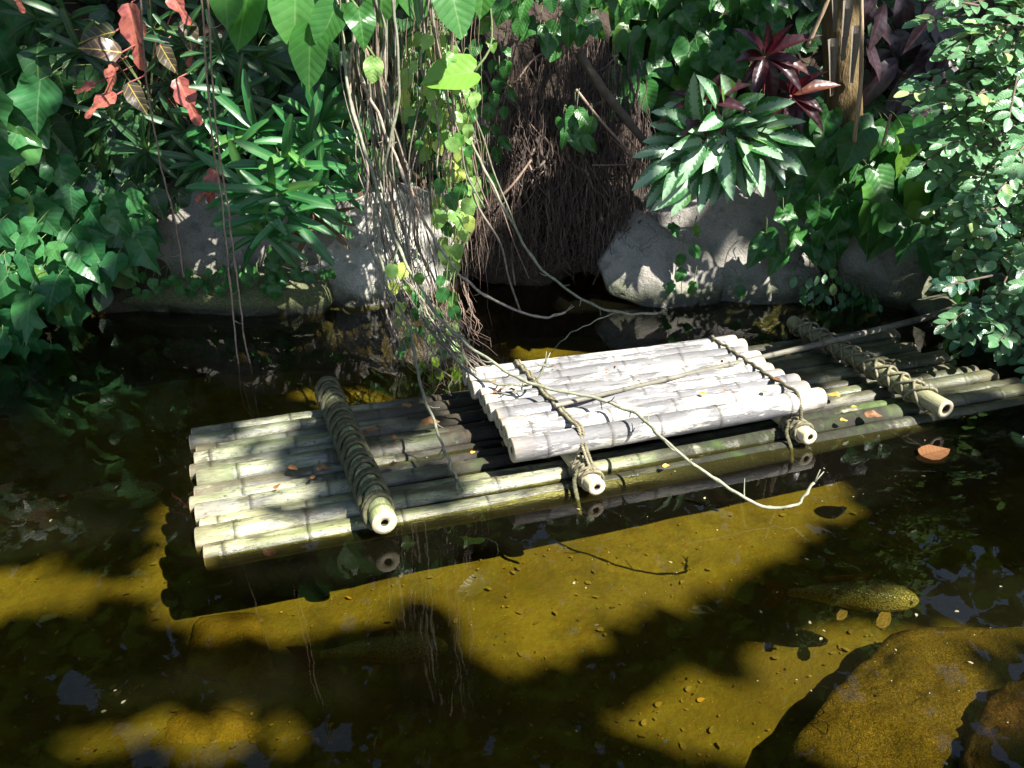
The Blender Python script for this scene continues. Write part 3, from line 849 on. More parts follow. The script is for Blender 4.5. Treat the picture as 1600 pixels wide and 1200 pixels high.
TOCAM = np.array([0, -1, .25])
def leafy(name, label, cat, poly, n, dmin, kinds, size, off, down=.75, nup=.45, jitter=.45, stem=M_STEM, Y=None, extra=(), group=None, wild=.5):
    """a creeper or shrub: every leaf a part, stalks going back to the bank"""
    pts = darts(poly, n, dmin)+list(extra)
    cx = np.mean([p[0] for p in pts]); cyy = np.mean([p[1] for p in pts])
    b0 = bank_pt(cx, cyy, 0) if Y is None else PY(cx, cyy, Y)
    t = thing(name, label, cat, b0, group)
    stems = []
    for px, py in pts:
        o_ = random.uniform(*off)
        p = bank_pt(px, py, o_) if Y is None else PY(px, py, Y-o_)
        s = wpx(p, random.uniform(*size))
        dx = np.clip((px-cx)/150, -1, 1)*.5+random.uniform(-wild, wild)
        d = unit([dx, random.uniform(-.5, .05), -down+random.uniform(-.45, .45)])
        nr = unit(TOCAM*[1, 1, 0]+[random.uniform(-jitter, jitter), 0, nup+random.uniform(-.3, .35)])
        base = p-d*s*.42
        put_leaf(t, random.choice(kinds), base, d, nr, s)
        root = base+np.array([random.uniform(-.05, .05), o_*.9+.04, random.uniform(.02, .12)])
        stems.append(smooth_path([root, (root+base)/2+[0, 0, .04], base], 3))
    stem_part(t, stems, stem, .0032)
    return t

# ------------------------------------------------------------------ bank planting
leafy('ivy_plant', 'glossy ivy with lobed leaves spilling over the water at left', 'ivy',
      [(-60, 240), (70, 245), (130, 290), (215, 315), (245, 365), (215, 425), (130, 455), (105, 500), (40, 470), (-60, 520)], 130, 19, ['ivy'], (38, 66), (.15, .6))
t_ = leafy('ivy_plant', 'few large ivy leaves on red stalks hanging lowest at left edge', 'ivy',
      [(-30, 440), (45, 455), (60, 540), (90, 545), (85, 580), (30, 590), (-30, 610)], 11, 28, ['ivy'], (62, 88), (.0, .15), Y=4.0)
stem_part(t_, [smooth_path([PY(-30, 500, 4.05), PY(0, 545, 4.0), PY(28, 560, 3.95)], 6), smooth_path([PY(36, 560, 3.97), PY(45, 590, 3.95), PY(50, 614, 3.94)], 6)], M_REDSTEM, .010, 'red_stalk')
leafy('lobed_shrub', 'dark lobed leaves of the shrub in the top left corner', 'shrub',
      [(-60, -30), (45, -30), (85, 110), (85, 255), (-60, 270)], 26, 36, ['lobed_dark'], (72, 100), (.3, .8))
leafy('leafy_shrub', 'dark round leaved shrub in shade above the left ivy', 'shrub',
      [(70, 140), (180, 130), (245, 200), (250, 330), (130, 330), (80, 260)], 60, 19, ['round_dark', 'heart_dark'], (34, 62), (.1, .4))
leafy('leafy_shrub', 'dark undergrowth between the croton and the fan palm', 'shrub',
      [(200, 150), (340, 120), (380, 250), (330, 330), (230, 320)], 45, 20, ['heart_dark', 'round_dark'], (34, 56), (.02, .2))
leafy('creeper', 'small leaved creeper along the top of the left ledge stone', 'creeper',
      [(200, 430), (300, 428), (420, 418), (520, 412), (520, 432), (420, 446), (300, 462), (205, 462)], 32, 13, ['creep'], (15, 23), (.0, .1), Y=4.52)
leafy('creeper', 'small creeper leaves hanging below the fan palm over the rock', 'creeper',
      [(420, 395), (445, 395), (440, 455), (415, 455)], 7, 13, ['creep'], (22, 30), (.0, .06), Y=4.5)
leafy('heart_vine', 'dense dark heart leaved creeper at top centre right', 'creeper',
      [(862, -25), (1240, -25), (1220, 60), (1180, 90), (1130, 135), (1075, 150), (1045, 172), (965, 170), (940, 105), (880, 70)], 100, 24, ['heart'], (44, 66), (.1, .45))
leafy('creeper', 'sprig of fresh green leaves hanging on the root mat', 'creeper',
      [(880, 178), (925, 180), (925, 225), (880, 225)], 9, 12, ['ovate', 'heart'], (26, 38), (.0, .1), Y=4.95)
leafy('creeper', 'small sunlit leaves at the top of the root mat', 'creeper',
      [(740, -30), (970, -30), (960, 50), (900, 60), (865, 95), (800, 60), (745, 50)], 34, 15, ['ovate', 'heart', 'creep'], (26, 46), (.0, .25), Y=5.0)
leafy('creeper', 'few small leaves scattered down the left side of the root mat', 'creeper',
      [(740, 60), (800, 60), (800, 180), (770, 300), (740, 300)], 22, 20, ['creep', 'ovate'], (18, 30), (.0, .15), Y=5.0)
leafy('heart_vine', 'heart leaved creeper trailing over the right boulders', 'creeper',
      [(1225, 215), (1300, 195), (1400, 210), (1520, 200), (1530, 400), (1515, 460), (1480, 450), (1430, 400), (1385, 385), (1330, 340), (1250, 330), (1225, 290)], 105, 24, ['heart'], (48, 74), (.25, .6))
leafy('heart_vine', 'low heart shaped leaves hanging in front of the right boulders', 'creeper',
      [(1180, 395), (1240, 340), (1330, 335), (1330, 370), (1310, 430), (1290, 425), (1260, 375), (1200, 425)], 12, 26, ['heart'], (36, 52), (.0, .12), Y=4.75)
leafy('creeper', 'small leaves climbing the broad granite boulder', 'creeper',
      [(1040, 340), (1095, 345), (1085, 450), (1045, 450)], 7, 24, ['creep'], (18, 26), (.0, .05), Y=4.66, extra=[(1157, 455)])
leafy('water_plant', 'small weedy plants at the waterline behind the right raft end', 'plant',
      [(1235, 440), (1300, 425), (1350, 470), (1400, 490), (1370, 505), (1270, 500)], 36, 12, ['small', 'creep'], (14, 26), (.0, .2), Y=4.72)
leafy('purple_plant', 'dark purple broad leaved plant in shade at top right', 'plant',
      [(1350, 10), (1400, 20), (1485, 40), (1490, 170), (1400, 185), (1370, 120)], 26, 26, ['purple'], (66, 100), (.2, .5), jitter=.9, wild=.9)
leafy('leafy_shrub', 'dark leaves filling the gap behind the palm stump', 'shrub',
      [(1230, -20), (1500, -20), (1500, 220), (1230, 220)], 50, 28, ['purple', 'heart_dark', 'heart_dark'], (46, 70), (.0, .12))
leafy('leafy_shrub', 'dark leaves in shade behind the hanging vines', 'shrub',
      [(380, -20), (760, -20), (720, 120), (640, 250), (540, 280), (470, 160), (380, 120)], 90, 24, ['heart_dark', 'round_dark', 'ovate'], (34, 60), (.05, .3))
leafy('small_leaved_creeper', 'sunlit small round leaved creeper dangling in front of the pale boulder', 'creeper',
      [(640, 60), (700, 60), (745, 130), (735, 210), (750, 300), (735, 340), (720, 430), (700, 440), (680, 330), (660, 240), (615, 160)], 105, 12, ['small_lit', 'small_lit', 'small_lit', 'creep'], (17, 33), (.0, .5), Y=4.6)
leafy('small_leaved_creeper', 'little leaves on the vines low over the water by the raft', 'creeper',
      [(600, 420), (690, 430), (715, 480), (730, 560), (720, 640), (660, 620), (620, 540)], 34, 15, ['small_lit', 'creep'], (18, 30), (.0, .4), Y=3.95)

# big bright climbing leaves at the top
t_ = thing('broad_leaved_creeper', 'creeper with very large bright green leaves hanging from the top edge', 'creeper', PY(520, -60, 4.2))
st_ = []
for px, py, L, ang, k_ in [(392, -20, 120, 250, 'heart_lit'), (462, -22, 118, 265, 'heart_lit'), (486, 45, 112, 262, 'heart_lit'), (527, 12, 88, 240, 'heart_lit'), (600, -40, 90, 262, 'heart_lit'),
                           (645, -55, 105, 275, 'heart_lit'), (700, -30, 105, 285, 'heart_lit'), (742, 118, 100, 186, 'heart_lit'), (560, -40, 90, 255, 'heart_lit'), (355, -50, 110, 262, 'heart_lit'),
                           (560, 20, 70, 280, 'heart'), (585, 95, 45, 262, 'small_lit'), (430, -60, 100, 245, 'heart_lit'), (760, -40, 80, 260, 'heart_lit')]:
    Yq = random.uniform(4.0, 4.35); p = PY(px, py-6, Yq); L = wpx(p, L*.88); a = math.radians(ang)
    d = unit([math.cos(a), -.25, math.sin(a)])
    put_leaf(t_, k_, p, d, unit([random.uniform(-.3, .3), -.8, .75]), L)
    st_.append(smooth_path([p, p+[random.uniform(-.1, .1), .1, .15], p+[random.uniform(-.2, .2), .3, .5]], 4))
stem_part(t_, st_, M_STEM, .007)

# fan palms
def fan_palm(name, label, fronds, kind, root, spent=0):
    t = thing(name, label, 'palm', root)
    for i, (px, py, L, Yq, tw) in enumerate(fronds):
        c = PY(px, py, Yq); Lw = wpx(c, L)
        stalk = smooth_path([np.asarray(root)+[random.uniform(-.1, .1), 0, 0], lerp(root, c, .6)+[0, .05, .18], c], 6)
        V, Fc = tube(stalk, np.linspace(.008, .005, len(stalk)), 6)
        fr = link('frond', mesh_from('frond', V, Fc, M_STEM), t)
        n = random.randint(7, 10); out = unit([math.sin(tw)*.6, -.75, random.uniform(-.35, .35)])
        side = unit(np.cross(out, [0, 0, 1])); up = np.cross(side, out)
        for j in range(n):
            a = math.radians(-135+270*(j+.5)/n+random.uniform(-8, 8))
            ax_ = unit(up*(.25)+np.array([0, 0, 0]))
            d = unit(out*.42+side*math.sin(a)*1.0+up*(math.cos(a)*.95-.25))
            nr = unit(out*.55-d*.1+np.array([0, -.25, .55]))
            put_leaf(fr, 'spent' if i < spent else kind, c, d, nr, Lw*random.uniform(.8, 1.12), 'leaflet')
    return t
R_ = np.array
fan_palm('fan_palm', 'fan palm with bright strap leaflets left of the hanging vines', [(495, 345, 60, 4.45, .3), (450, 262, 92, 4.3, 0), (482, 228, 88, 4.35, .4), (402, 205, 88, 4.4, -.4), (392, 300, 88, 4.3, -.3), (448, 335, 92, 4.25, .1), (510, 288, 78, 4.35, .5),
          (415, 362, 70, 4.3, -.2), (480, 318, 84, 4.3, .3), (368, 248, 84, 4.4, -.6), (432, 300, 84, 4.22, 0), (500, 190, 74, 4.5, .2), (350, 185, 72, 4.5, -.2)], 'palm', PY(450, 330, 4.75), spent=1)
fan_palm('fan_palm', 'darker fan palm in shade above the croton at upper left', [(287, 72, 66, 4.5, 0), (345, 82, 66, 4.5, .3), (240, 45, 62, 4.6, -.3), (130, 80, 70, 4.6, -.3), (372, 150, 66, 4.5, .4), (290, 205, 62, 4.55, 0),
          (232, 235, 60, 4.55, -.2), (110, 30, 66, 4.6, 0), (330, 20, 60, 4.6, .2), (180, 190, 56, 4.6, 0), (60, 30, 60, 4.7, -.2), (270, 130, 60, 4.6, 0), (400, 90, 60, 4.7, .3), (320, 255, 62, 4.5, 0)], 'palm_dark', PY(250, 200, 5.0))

# croton
t_ = thing('croton', 'croton with pink and red lobed leaves at upper left', 'shrub', PY(230, 140, 4.75))
st_ = []
for px, py, L, ang, k_ in [(205, 5, 95, 268, 'croton'), (182, 98, 56, 245, 'croton'), (182, 148, 62, 205, 'croton'), (278, 122, 72, 292, 'croton'), (336, 262, 58, 255, 'croton'), (262, -20, 62, 300, 'croton'),
                           (292, 30, 50, 275, 'croton_green'), (180, 50, 60, 190, 'croton_green'), (190, 82, 62, 170, 'croton_green'), (200, 130, 52, 300, 'croton_green'), (250, 70, 50, 300, 'croton_green'), (310, 60, 46, 240, 'croton'), (20, -25, 40, 280, 'croton'),
                           (150, 130, 36, 200, 'croton'), (335, 290, 40, 210, 'croton')]:
    p = PY(px, py, random.uniform(4.3, 4.5)); L = wpx(p, L); a = math.radians(ang)
    put_leaf(t_, k_, p, unit([math.cos(a), -.3, math.sin(a)]), unit([random.uniform(-.3, .3), -.8, .6]), L)
    st_.append(smooth_path([p, p+[.03, .15, .03], PY(230, 140, 4.75)+[random.uniform(-.1, .1), 0, random.uniform(-.1, .2)]], 4))
stem_part(t_, st_, M_REDSTEM, .005)

# red cordylines and the silver leaved clump: rosettes
def rosette(name, label, cat, centres, kind, L, n, stem, flat=.5, root_off=(.1, .25, -.25), droop=.35):
    c0 = PY(*centres[0]); t = thing(name, label, cat, c0+np.array([0, .3, -.35])); st = []
    for px, py, Yq in centres:
        c = PY(px, py, Yq)
        st.append(smooth_path([c, c+np.array(root_off)*.5, c+np.array(root_off)], 4))
        for j in range(n):
            a = 2*math.pi*(j+random.uniform(-.3, .3))/n; e = random.uniform(.1, 1.)
            d = unit([math.cos(a)*(.45+.6*e), -.45*(1-.5*e)-.1, math.sin(a)*(.45+.6*e)*.9+.08-droop*e*.4])
            nr = unit(np.array([0, -.75, .75])-d*.2)
            put_leaf(t, kind, c+d*.015, d, nr, wpx(c, L)*random.uniform(.7, 1.1))
    stem_part(t, st, stem, .010)
    return t
rosette('cordyline', 'dark red cordyline with spread pointed leaves at upper right', 'cordyline', [(1195, 88, 4.85), (1235, 150, 4.95)], 'red', 70, 10, M_REDSTEM)
rosette('cordyline', 'small dark red cordyline among the silver leaves', 'cordyline', [(1098, 160, 4.55)], 'red', 62, 8, M_REDSTEM)
t_ = thing('silver_leaved_plant', 'clump of silver striped leaves on top of the granite boulder', 'plant', PY(1140, 300, 4.95))
st_ = []
sil = darts([(1050, 165), (1130, 130), (1210, 170), (1245, 210), (1235, 245), (1195, 265), (1150, 285), (1090, 305), (1040, 300), (1022, 270), (1025, 220)], 74, 17)
for px, py in sil:
    p = PY(px, py, random.uniform(4.4, 4.65)); L = wpx(p, random.uniform(56, 82))
    ox = (px-1140)/130; oy = (225-py)/110
    d = unit([ox*1.0+random.uniform(-.25, .25), -.5, oy*1.0-.16+random.uniform(-.25, .25)])
    base = p-d*L*.45
    put_leaf(t_, 'silver', base, d, unit([ox*.15+random.uniform(-.55, .55), -.8, random.uniform(.2, .9)]), L)
    st_.append(smooth_path([base, lerp(base, PY(1140, 290, 4.9), .5)+[0, 0, .05], PY(1140+random.uniform(-30, 30), 290, 4.9)], 3))
stem_part(t_, st_, M_STEM, .005)

# right hand shrub with small glossy leaves
t_ = thing('small_leaved_shrub', 'shrub with small glossy leaves, sunlit, at the right edge', 'shrub', PY(1650, 480, 4.2))
shr = [(1485, -40), (1680, -40), (1690, 560), (1600, 545), (1530, 510), (1505, 470), (1520, 400), (1490, 330), (1500, 270), (1465, 220), (1475, 140), (1490, 80)]
st_ = []; mgs = Merge(); cnt = 0
for px, py in darts(shr, 190, 12):
    c = PY(px, py, random.uniform(3.55, 4.15))
    d0 = unit([-.75+random.uniform(-.4, .5), -.5+random.uniform(-.3, .3), random.uniform(-.5, .25)])
    Lt = wpx(c, random.uniform(52, 85)); side = unit(np.cross(d0, [0, -.4, 1])); upn = unit(np.cross(side, d0)); upn = upn if upn[2] > 0 else -upn
    st_.append(smooth_path([c-d0*.1, c+d0*Lt*.5, c+d0*Lt+[0, 0, -.01]], 3))
    for j in range(7):
        f = (j+.5)/7
        q = c+d0*Lt*f; sd = 1 if j % 2 else -1
        d = unit(d0*.7+side*sd*.9+[0, 0, random.uniform(-.3, .15)]) if j < 6 else d0
        nr = unit(upn+[random.uniform(-.4, .4), -.5, .4])
        s = wpx(c, random.uniform(22, 32)); kd = 'small' if py < 300+random.uniform(-60, 60) else 'small_shaded'  # paler leaves above, darker below: sun and shade put into colour
        if cnt < 300 and px < 1600:
            put_leaf(t_, kd, q, d, nr, s); cnt += 1
        else:
            me = random.randint(0, 3); v, f_, u = fan_leaf(SMALL, fold=.2, droop=.2)
            mgs.add(inst(v, frameM(q, d, nr, s)), f_, u)
o_ = link('foliage', mgs.mesh('foliage', GREEN['small']), t_); o_['kind'] = 'stuff'
for k_ in range(6):
    a = PY(1600+30*k_, 560, 4.2); b = PY(1490+25*k_, 60+70*k_, 3.85)
    st_.append(smooth_path([a*[1, 1, 0]+[.3, .2, .1], lerp(a, b, .5)+[.1, 0, .1], b], 5))
stem_part(t_, st_, M_WOOD, .006)

# undergrowth nobody could count
mgs = Merge(); lv = [fan_leaf(HEART, fold=.2, droop=.3), fan_leaf(OVATE, fold=.15, droop=.2), fan_leaf(ROUND, fold=.1, droop=.2)]
bare = [(480, 300), (720, 270), (760, 60), (1010, 120), (1060, 300), (1330, 300), (1500, 330), (1500, 480), (200, 480), (220, 320), (480, 290)]
n_ = 0
while n_ < 6500:
    x = random.uniform(-6, 6); y = random.uniform(2.4, 7.4)
    z = Hs(x, y)
    if z < .12 or z > 2.6: continue
    rel = np.array([x, y, z])-CAMP; dep = rel@FWD
    px = 800+F*rel[0]/dep; py = 600-F*(rel@np.array([0, ST, CT]))/dep
    if inpoly(px, py, bare): continue
    n_ += 1
    d = unit([random.uniform(-.8, .8), -.5, random.uniform(-.9, .4)]); nr = unit([-.25*x+random.uniform(-.4, .4), -.7, .6])
    v, f_, u = lv[n_ % 3]
    mgs.add(inst(v, frameM(np.array([x, y, z])+nr*random.uniform(.0, .14), d, nr, random.uniform(.08, .2))), f_, u)
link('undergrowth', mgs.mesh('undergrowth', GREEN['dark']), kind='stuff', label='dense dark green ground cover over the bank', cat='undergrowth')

# ------------------------------------------------------------------ root mat, branches, stump
M_MAT = simple_mat('rooty_soil', (.030, .021, .016), (.095, .068, .050), 9, .95, 1., .05)
rm = [(712, 140), (750, 60), (840, 10), (950, 50), (1015, 170), (1030, 320), (985, 385), (900, 406), (800, 402), (735, 385), (712, 300)]
rock('boulder', 'grey rock face between the hanging vines and the root mat', [(690, 190), (740, 150), (792, 190), (800, 270), (750, 320), (700, 310)], 5.35, .3, M_GRANITE, lean=.3, seed=21)
t_ = rock('root_mat', 'mat of dark brown hanging roots over the hollow in the bank', rm, 5.62, .45, M_MAT, lean=.5, rough=.26, cat='roots', seed=12)
RMZ = np.mean([PY(x, y, 5.62)[2] for x, y in rm])
mg = Merge(); mgl = Merge()
for i in range(1700):
    if i % 9 == 0: gx, gy, gd = random.uniform(718, 1022), random.uniform(40, 330), random.gauss(0, .16)
    px = gx+random.gauss(0, 9); py = gy+random.gauss(0, 22)
    if not inpoly(px, min(py, 390), rm): continue
    a = PY(px, py, 5.2); a = PY(px, py, 5.22+.5*(a[2]-RMZ)-random.uniform(.0, .16))
    L = wpx(a, random.uniform(30, 170)); L = min(L, a[2]-wpx(a, 0)-.10)
    if L < .05: continue
    n = 7; p = [a]
    dx = gd+random.gauss(0, .07)
    for j in range(1, n):
        p.append(a+np.array([dx*L*j/n+random.uniform(-.012, .012), random.uniform(-.015, .012)-.30*L*j/n, -L*j/n]))
    V, Fc = tube(np.array(p), np.linspace(1, .4, n)*random.uniform(.0016, .004), 3, False)
    (mgl if random.random() < .09 else mg).add(V, Fc)
for q in range(260):     # frayed lower fringe
    px = random.uniform(740, 985); a = PY(px, random.uniform(310, 385), 4.98-random.uniform(-.03, .10))
    L = random.uniform(.08, .30); L = min(L, max(.03, a[2]-.02))
    p = [a+np.array([random.uniform(-.015, .015)*j, random.uniform(-.01, .01), -L*j/5]) for j in range(6)]
    V, Fc = tube(np.array(p), np.linspace(1, .4, 6)*random.uniform(.002, .005), 3, False)
    mg.add(V, Fc)
for nm, m_, mt in (('root_fibre', mg, M_ROOT), ('pale_root_fibre', mgl, M_ROOTL)):
    o_ = link(nm, m_.mesh(nm, mt), t_); o_['kind'] = 'stuff'
for i in range(46):
    px = random.uniform(725, 1005); py = random.uniform(60, 250)
    a = PY(px, py, 5.2); a = PY(px, py, 5.16+.5*(a[2]-RMZ)); n = 9; L = random.uniform(.35, .95); p = []
    dx = random.uniform(-.5, .6) if i % 3 == 0 else random.uniform(-.12, .12)
    for j in range(n):
        p.append(a+np.array([dx*L*j/n+.02*math.sin(j*1.3+i), random.uniform(-.015, .015)-.35*L*j/n, max(-L*j/n, -a[2]+.06)]))
    p = smooth_path(p, 3)
    V, Fc = tube(p, np.linspace(1, .5, len(p))*random.uniform(.005, .013), 6)
    link('root', mesh_from('root', V, Fc, M_ROOTL if i % 4 == 0 else M_ROOT), t_)
for i in range(30):     # meandering roots that hold the mat together
    px = random.uniform(730, 990); py = random.uniform(40, 230); dxp = random.uniform(-1.1, 1.1); pts = []
    for j in range(8):
        a = PY(px, min(py, 385), 5.2); pts.append(PY(px, min(py, 385), 5.17+.5*(a[2]-RMZ)-random.uniform(0, .05)))
        px = min(1015, max(722, px+dxp*20+random.uniform(-10, 10))); py += random.uniform(8, 34)
    p = smooth_path(pts, 4); r = random.choice([.004, .006, .009, .014])
    V, Fc = tube(p, np.linspace(r, r*.5, len(p)), 6)
    link('root', mesh_from('root', V, Fc, random.choice([M_ROOTL, M_ROOT, M_WOOD])), t_)
def branch(name, label, cat, pts, r0, r1, mat, sides=9, group=None):
    p = smooth_path(pts, 8); V, Fc = tube(p, np.linspace(r0, r1, len(p))*(1+.06*np.sin(np.arange(len(p))*1.1)), sides)
    b = p[np.argmin(p[:, 2])]
    return link(name, mesh_from(name, V-b, Fc, mat), M=Matrix.Translation(Vector(b)), label=label, cat=cat, group=group)
branch('bare_branch', 'thick bare branch slanting down beside the root mat', 'branch', [PY(905, 85, 5.2), PY(935, 130, 5.05), PY(970, 175, 4.98), PY(1010, 225, 4.95)], .030, .024, M_WOOD, 12)
for lab, pts, r in [('thin root crossing the shaded rock below the slanting branch', [PY(900, 140, 5.0), PY(940, 190, 4.95), PY(990, 245, 4.9), PY(1020, 290, 4.9)], .010),
                    ('pale horizontal twig on the bank right of the root mat', [PY(925, 258, 4.95), PY(950, 258, 4.93), PY(985, 257, 4.92)], .006),
                    ('bent root climbing from the hollow to the silver leaves', [PY(960, 390, 4.95), PY(985, 350, 4.9), PY(1010, 325, 4.85), PY(1030, 300, 4.85)], .008),
                    ('arched brown root right of the pale boulder', [PY(720, 390, 4.9), PY(760, 330, 4.88), PY(800, 290, 4.9), PY(830, 250, 5.0)], .010)]:
    branch('bare_root', lab, 'root', pts, r, r*.7, M_ROOTL, 7)

t_ = thing('palm_stump', 'fibrous palm trunk with pale leaf sheaths at upper right', 'palm trunk', PY(1315, 190, 5.1))
p = smooth_path([PY(1318, 200, 5.1), PY(1316, 120, 5.12), PY(1312, 0, 5.15), PY(1310, -150, 5.2)], 8)
V, Fc = tube(p, np.linspace(.115, .10, len(p)), 14); V += np.array([[.008*fbm(v*9, 3) for _ in range(3)] for v in V])
link('trunk', mesh_from('trunk', V, Fc, M_STUMP), t_)
for px0, px1, y0, y1 in ((1298, 1300, 60, 150), (1322, 1316, 0, 95), (1335, 1330, 40, 130), (1302, 1304, -10, 50)):
    a = PY(px0, y0, 4.98); b = PY(px1, y1, 4.98); v, f_, u = strip_leaf(.085, 7, .04, 1.2, lambda t: 1.15-.75*t)
    link('leaf_sheath', mesh_from('leaf_sheath', v, f_, M_PALE, u), t_, frameM(a, b-a, [0, -1, .1], float(np.linalg.norm(b-a))))
for lab, pts, r in [('long dry palm stalk hanging straight at upper right', [PY(1345, -40, 4.7), PY(1346, 60, 4.7), PY(1344, 140, 4.7), PY(1334, 222, 4.72)], .014),
                    ('dry brown stick leaning over the red cordyline', [PY(1302, -20, 4.75), PY(1285, 20, 4.75), PY(1261, 72, 4.78)], .013),
                    ('short dry twig leaning below the purple leaves', [PY(1392, 178, 4.7), PY(1385, 205, 4.7), PY(1379, 228, 4.7)], .010)]:
    branch('dry_stalk', lab, 'stalk', pts, r*.8, r, M_HUSK, 7)

# ------------------------------------------------------------------ hanging vines
def vine(label, pts, r0, r1, mat=M_VINE, twigs=0, tip=True):
    w = [PY(a, b, v) if c_ == 'y' else P(a, b, v) for a, b, c_, v in pts]
    if pts[0][1] < 0: w = [w[0]+[.05, .05, 1.35], w[0]+[.02, .02, .6]]+w
    p = smooth_path(w, 8); n = len(p)
    p = p+np.array([[.012*noise.noise((i*.35, r0*900, 1)), .012*noise.noise((i*.35, r0*900, 7)), .010*noise.noise((i*.35, r0*900, 13))] for i in range(n)])*np.clip(np.arange(n)/6, 0, 1)[:, None]
    rad = np.linspace(r0, r1, n)
    for i in range(4, n, 11): rad[i] *= 1.35
    V, Fc = tube(p, rad, 7)
    b = p[-1]
    t = link('hanging_vine', mesh_from('hanging_vine', V-b, Fc, mat), M=Matrix.Translation(Vector(b)), label=label, cat='vine', group='vines hanging from above the bank')
    mg = Merge()
    for k_ in range(twigs):
        i = random.randint(n//3, n-2); a = p[i]; d = unit([random.uniform(-1, 1), random.uniform(-.6, .6), random.uniform(-.9, .5)])
        q = smooth_path([a, a+d*.03, a+d*.06+[0, 0, .015]], 3); v, f_ = tube(q, np.linspace(.0035, .0015, len(q)), 4); mg.add(v, f_)
    if tip:
        a = p[-1]; d = unit(p[-1]-p[-3])
        for s_ in (-.5, .6):
            q = [a, a+unit(d+np.array([s_*.4, 0, .35]))*.055]; v, f_ = tube(q, [.004, .0015], 5); mg.add(v, f_)
    if mg.n:
        o_ = link('twigs', mg.mesh('twigs', M_VINEG), t); o_['kind'] = 'stuff'
    return t
vine('longest grey vine that crosses the white raft and hooks up over the water', [(520, -60, 'y', 4.2), (535, 60, 'y', 4.15), (548, 160, 'y', 4.1), (585, 280, 'y', 4.0), (625, 390, 'y', 3.8), (690, 500, 'y', 3.4), (762, 560, 'z', .32), (835, 602, 'z', .27), (930, 622, 'z', .26), (1000, 652, 'z', .25),
      (1052, 700, 'z', .22), (1130, 757, 'z', .12), (1190, 790, 'z', .05), (1240, 789, 'z', .05), (1272, 755, 'z', .12)], .009, .0055, M_VINEG, 14)
vine('grey vine ending over dark water just behind the white raft', [(566, -60, 'y', 4.25), (560, 100, 'y', 4.2), (600, 200, 'y', 4.15), (645, 310, 'y', 4.1), (690, 390, 'y', 4.0), (735, 445, 'y', 3.9), (800, 482, 'y', 3.8), (850, 496, 'y', 3.75), (884, 487, 'y', 3.72)], .010, .006, M_VINE, 8)
vine('pale vine slanting from the big leaf to above the dark water', [(700, -60, 'y', 4.4), (712, 120, 'y', 4.35), (735, 215, 'y', 4.3), (775, 300, 'y', 4.2), (832, 402, 'y', 4.0), (900, 462, 'y', 3.85), (962, 487, 'y', 3.75), (1028, 490, 'y', 3.7)], .009, .006, M_VINEG, 10)
vine('thin twig dropping from the pale vine to the back of the white raft', [(962, 488, 'y', 3.75), (915, 508, 'y', 3.7), (880, 530, 'y', 3.65), (860, 552, 'y', 3.6)], .0035, .002, M_VINEG, 0, False)
vine('pale green vine whose tip touches the long raft', [(612, -60, 'y', 4.1), (622, 150, 'y', 4.1), (585, 330, 'y', 4.0), (600, 430, 'y', 3.7), (640, 515, 'y', 3.3), (655, 595, 'y', 2.95), (680, 665, 'z', .22), (700, 715, 'z', .14), (714, 748, 'z', .07)], .008, .0055, M_VINEG, 8)
vine('green vine curling over the left corner of the white raft', [(640, 400, 'y', 4.0), (665, 500, 'y', 3.6), (720, 572, 'z', .30), (770, 598, 'z', .26), (830, 600, 'z', .26), (853, 568, 'z', .34)], .006, .004, M_VINEG, 8)
vine('brown vine ending low beside the left corner of the white raft', [(600, -60, 'y', 4.3), (605, 150, 'y', 4.25), (640, 280, 'y', 4.2), (640, 420, 'y', 4.0), (680, 510, 'y', 3.6), (730, 580, 'y', 3.25)], .009, .005, M_VINE, 8)
for lab, x0, pts in [('single thin brown root string hanging farthest left', 212, [(228, 120), (250, 250), (272, 340), (287, 432)]),
                     ('thin brown root string ending just above the water on the left', 308, [(330, 200), (350, 340), (365, 500), (378, 620), (392, 650)]),
                     ('thin brown root string with a forked end by the left raft end', 318, [(338, 200), (360, 350), (372, 450), (382, 530), (395, 585)])]:
    vine(lab, [(x0, -60, 'y', 4.0)]+[(a, b, 'y', 4.0-.25*max(0, (b-300)/300)) for a, b in pts], .0055, .004, M_ROOTL, 2, False)
t_ = thing('aerial_roots', 'bundle of twisted grey aerial roots in front of the pale boulder', 'roots', PY(620, 440, 4.45))
for i in range(20):      # strands that sweep down to the raft's corner
    x0 = random.uniform(525, 690); Yq = random.uniform(4.15, 4.4); pts = []
    for q_, (bx_, by_, yy) in enumerate([(x0, -60, Yq), (x0+10, 120, Yq), (x0*.6+245, 260, Yq-.05), (x0*.35+415, 390, Yq-.25), (x0*.2+545, 480, Yq-.55), (x0*.15+620, 540, 3.45), (745, 575, 3.2)][:random.choice([5, 6, 7, 7])]):
        pts.append(PY(bx_+random.uniform(-16, 16), by_+random.uniform(-8, 8), yy))
    p = smooth_path([pts[0]+[random.uniform(-.1, .1), .05, 1.3], pts[0]+[0, .02, .6]]+pts, 7); r = random.choice([.0025, .0032, .0042, .006])
    V, Fc = tube(p, np.linspace(r, r*.5, len(p)), 6)
    link('aerial_root', mesh_from('aerial_root', V, Fc, random.choice([M_VINE, M_VINE, M_VINEG])), t_)
